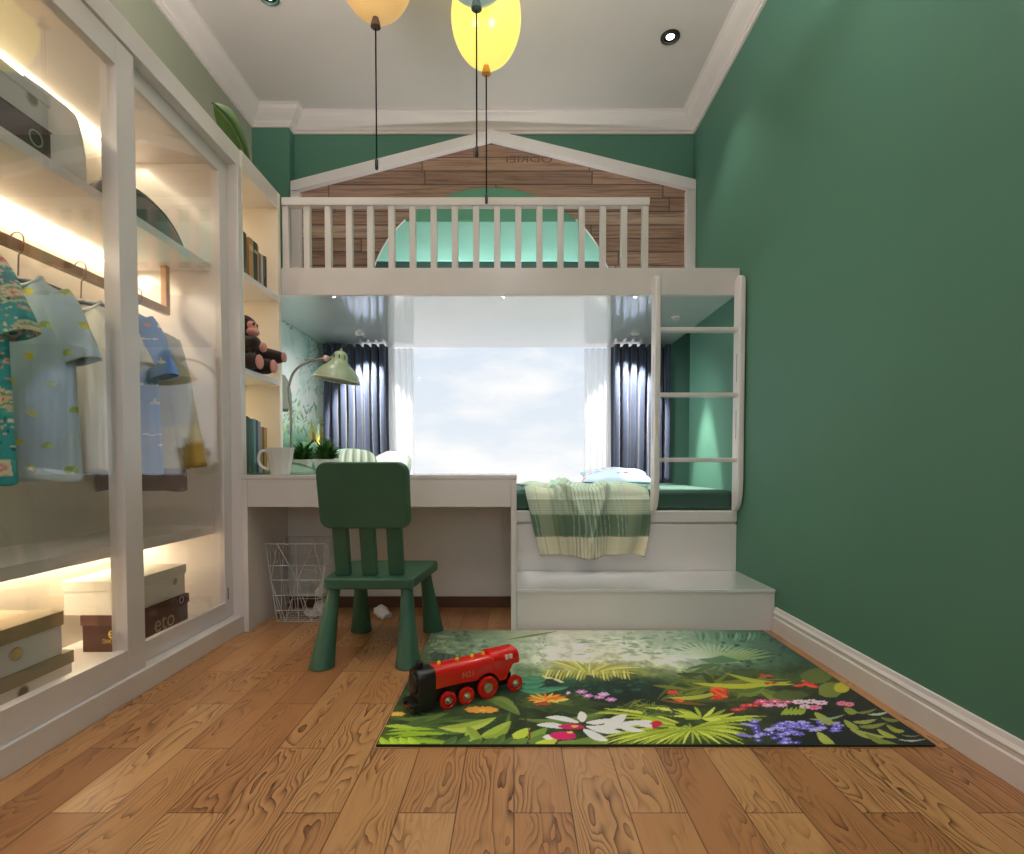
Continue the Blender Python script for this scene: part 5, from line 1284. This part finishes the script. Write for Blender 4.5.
balloon('glowing yellow balloon-shaped ceiling lamp with orange knot and black cord', -.122, 2.45, 2.472, (1.0, .82, .17, 1), .95, C(206, 140, 40), 1.880, 'balloon_yellow')
balloon('orange balloon-shaped ceiling lamp, left of the three', -.545, 2.2, 2.478, (.80, .48, .17, 1), .62, C(74, 54, 44), 1.895, 'balloon_orange')
balloon('pale mint balloon-shaped ceiling lamp hanging in front of the yellow one', -.141, 2.1, 2.466, (.52, .68, .60, 1), .30, C(66, 84, 78), 1.888, 'balloon_mint')

def downlight(x, y, label, power=0, spot=70, ring=None, z=ZC, blend=.6, tilt=None, group='recessed downlights', r=.048):
    t = thing('downlight', label, 'ceiling light', (x, y, z), 0, group)
    MB().lathe([(r, -.001), (r, -.008), (r * .80, -.012), (r * .72, -.006), (r * .72, -.001)], (x, y, z), 32, cap0=False, cap1=False).build('trim_ring', ring or M_dark, t, smooth=40)
    MB().lathe([(.001, -.003), (r * .42, -.0032)], (x, y, z), 24, cap0=False).build('lens', M_lamp if z > 2 else emit_mat('loft_lens', (1, 1, 1, 1), 1.0), t)
    MB().lathe([(r * .43, -.003), (r * .72, -.0025)], (x, y, z), 24, cap0=False, cap1=False).build('reflector', M_dark, t)
    if power:
        l = bpy.data.lights.new('downlight_beam', 'SPOT'); l.energy = power; l.spot_size = math.radians(spot); l.spot_blend = blend; l.color = (1, .96, .90); l.shadow_soft_size = .03
        o = bpy.data.objects.new('downlight_beam', l); COL.objects.link(o); o.location = (x, y, z - .016)
        if tilt: o.rotation_euler = tilt
downlight(.795, 2.84, 'dark-ringed recessed ceiling downlight near the right crown moulding', P_DL, 85)
downlight(-1.14, 2.60, 'green-ringed recessed ceiling downlight above the wardrobe', P_DL, 85, mat('ring_green', C(64, 104, 84), .4))
#PART5
# ================================================================== LIGHT
def area(name, loc, rot, sx, sy, e, col=(1, 1, 1), spread=180):
    l = bpy.data.lights.new(name, 'AREA'); l.shape = 'RECTANGLE'; l.size = sx; l.size_y = sy; l.energy = e; l.color = col; l.spread = math.radians(spread)
    o = bpy.data.objects.new(name, l); COL.objects.link(o); o.location = loc; o.rotation_euler = rot; return o
WARM = (1.0, .80, .54)
# LED strips of the wardrobe and the bookshelf
area('strip_upper_shelf', (-1.584, 1.66, 1.528), (0, 0, 0), .02, 1.3, 4.5, WARM)
area('strip_lower_shelf', (-1.584, 1.66, .413), (0, 0, 0), .02, 1.3, 4.5, WARM)
area('strip_top', (-1.584, 1.66, 1.979), (0, 0, 0), .02, 1.3, 2.2, WARM)
for zz in (1.974, 1.519, 1.105): area('strip_bookshelf', (-1.592, 2.57, zz), (0, 0, 0), .012, .28, 1.3, WARM)
# made-up round ceiling lamp behind the camera, added to fill the room with light
fl = thing('flush_fill_lamp', 'round white flush fill lamp added on the unseen part of the ceiling', 'ceiling lamp', (-.1, -.35, ZC))
MB().lathe([(.34, -.001), (.34, -.05), (.32, -.06)], (-.1, -.35, ZC), 48).build('housing', M_white, fl, smooth=40)
MB().lathe([(.31, -.0605), (.31, -.066), (.20, -.070), (.01, -.072)], (-.1, -.35, ZC), 48).build('diffuser', emit_mat('flush_fill_glow', (1, .95, .88, 1), 4.0), fl, smooth=40)
o = area('flush_fill_light', (-.1, -.35, ZC - .08), (0, 0, 0), .6, .6, P_FLUSH_FILL, (1, .945, .92)); o.data.shape = 'DISK'
# daylight at the window, and added fill light at the made-up rear opening
if P_WIN: area('daylight_window', (-.1, 4.22, 1.05), (math.radians(-90), 0, 0), 2.0, 1.25, P_WIN, (.90, .96, 1.0))
area('fill_front', (-.05, YB - .2, 1.45), (math.radians(90), 0, 0), 1.7, 1.7, P_FRONT, (1, .95, .96))
# made-up bowl lamps out of view, added to throw fill light at the ceiling
for bx_, lab in ((-.88, 'added white bowl fill lamp on the wardrobe side, in front of the balloon lamps'), (.32, 'added white bowl fill lamp on the green wall side, in front of the balloon lamps')):
    bl = thing('bowl_fill_lamp', lab, 'ceiling lamp', (bx_, 1.35, ZC), 0, 'added bowl fill lamps')
    MB().lathe([(.02, ZC - .68), (.12, ZC - .67), (.19, ZC - .63), (.20, ZC - .61), (.19, ZC - .61), (.115, ZC - .655), (.02, ZC - .665)], (bx_, 1.35, 0), 40).build('bowl', M_white, bl, smooth=40)
    MB().cyl((bx_, 1.35, ZC - .665), (bx_, 1.35, ZC - .001), .006, n=10).build('rod', M_white, bl)
    o = area('bowl_fill_light', (bx_, 1.35, ZC - .615), (PI, 0, 0), .34, .34, P_UP / 2, (1, .95, .925)); o.data.shape = 'DISK'
area('strip_headboard', (acx, 3.308, 1.722), (math.radians(155), 0, 0), 1.2, .012, 5.0, (.95, 1, 1))
# recessed lamps under the loft and over the wall
downlight(.95, 3.22, 'small recessed downlight under the loft bed by the green wall', 200.0, 40, M_white, 1.588, .25, None, 'downlights under the loft bed', .03)
downlight(.80, 3.62, 'small recessed downlight under the loft bed before the right curtain', P_UL, 62, M_white, 1.588, .25, (math.radians(31), 0, 0), 'downlights under the loft bed', .03)
downlight(-1.02, 3.62, 'small recessed downlight under the loft bed before the left curtain', P_UL, 62, M_white, 1.588, .25, (math.radians(31), 0, 0), 'downlights under the loft bed', .03)
for x, y, lab in ((.80, 1.35, 'recessed ceiling downlight along the right wall, nearer the camera'), (.80, .1, 'recessed ceiling downlight along the right wall beside the camera'), (-1.05, .9, 'recessed ceiling downlight before the wardrobe')):
    downlight(x, y, lab, P_DL2, 95)

for x, lab in ((-.92, 'tiny added fill light tucked behind the left part of the loft fascia'), (-.05, 'tiny added fill light tucked behind the middle of the loft fascia'), (.62, 'tiny added fill light tucked behind the right part of the loft fascia')):
    downlight(x, 2.808, lab, P_LOFT_FILL, 116, M_white, 1.588, .7, (math.radians(38), 0, 0), 'downlights under the loft bed', .012)  # made-up fill lights, added to brighten the recess under the loft
# ------------------------------------------------------------------ sky
W = bpy.data.worlds.new('sky'); SC.world = W
n = NT(W); x, y, z = n.xyz('Generated')
tcw = n.new('ShaderNodeTexCoord').outputs['Generated']
vv = n.vec(n.m('MULTIPLY', x, 2.2), n.m('MULTIPLY', y, 2.2), n.m('MULTIPLY', z, 6.0))
cl = n.noise(vv, 1.6, 5.0, .55)
low = n.m('SUBTRACT', 1.0, n.m('MULTIPLY', n.m('ADD', z, .02), 9.0), clamp=True)
fac = n.m('ADD', n.m('MULTIPLY', n.m('SUBTRACT', cl, .50), 6.0), low, clamp=True)
skyc = n.mix(n.m('MULTIPLY', z, 2.2, clamp=True), C(236, 243, 250), C(204, 224, 244))
colr = n.mix(fac, skyc, (1, 1, 1, 1))
bgn = n.new('ShaderNodeBackground', {'Color': colr, 'Strength': 1.0})
ow = n.t.nodes.new('ShaderNodeOutputWorld'); n.t.links.new(bgn.outputs[0], ow.inputs[0])

# ------------------------------------------------------------------ camera and view
cam = bpy.data.cameras.new('camera'); co = bpy.data.objects.new('camera', cam); COL.objects.link(co)
cam.sensor_fit = 'HORIZONTAL'; cam.sensor_width = 36.0; cam.lens = F / 1024 * 36.0
cam.shift_x = (512 - CX) / 1024.0; cam.shift_y = (CY - 427.0) / 1024.0
cam.clip_start = .02
co.location = (0, 0, CAMH); co.rotation_euler = (PI / 2 - TH, 0, 0)
SC.camera = co
SC.view_settings.view_transform = 'Standard'; SC.view_settings.look = 'None'; SC.view_settings.gamma = 1.0
SC.view_settings.use_curve_mapping = False
SC.view_settings.exposure = EXPO
SC.cycles.use_denoising = True
SC.cycles.max_bounces = 10; SC.cycles.diffuse_bounces = 5; SC.cycles.glossy_bounces = 5; SC.cycles.transparent_max_bounces = 16
SC.cycles.sample_clamp_indirect = 6.0; SC.cycles.caustics_reflective = False; SC.cycles.caustics_refractive = False
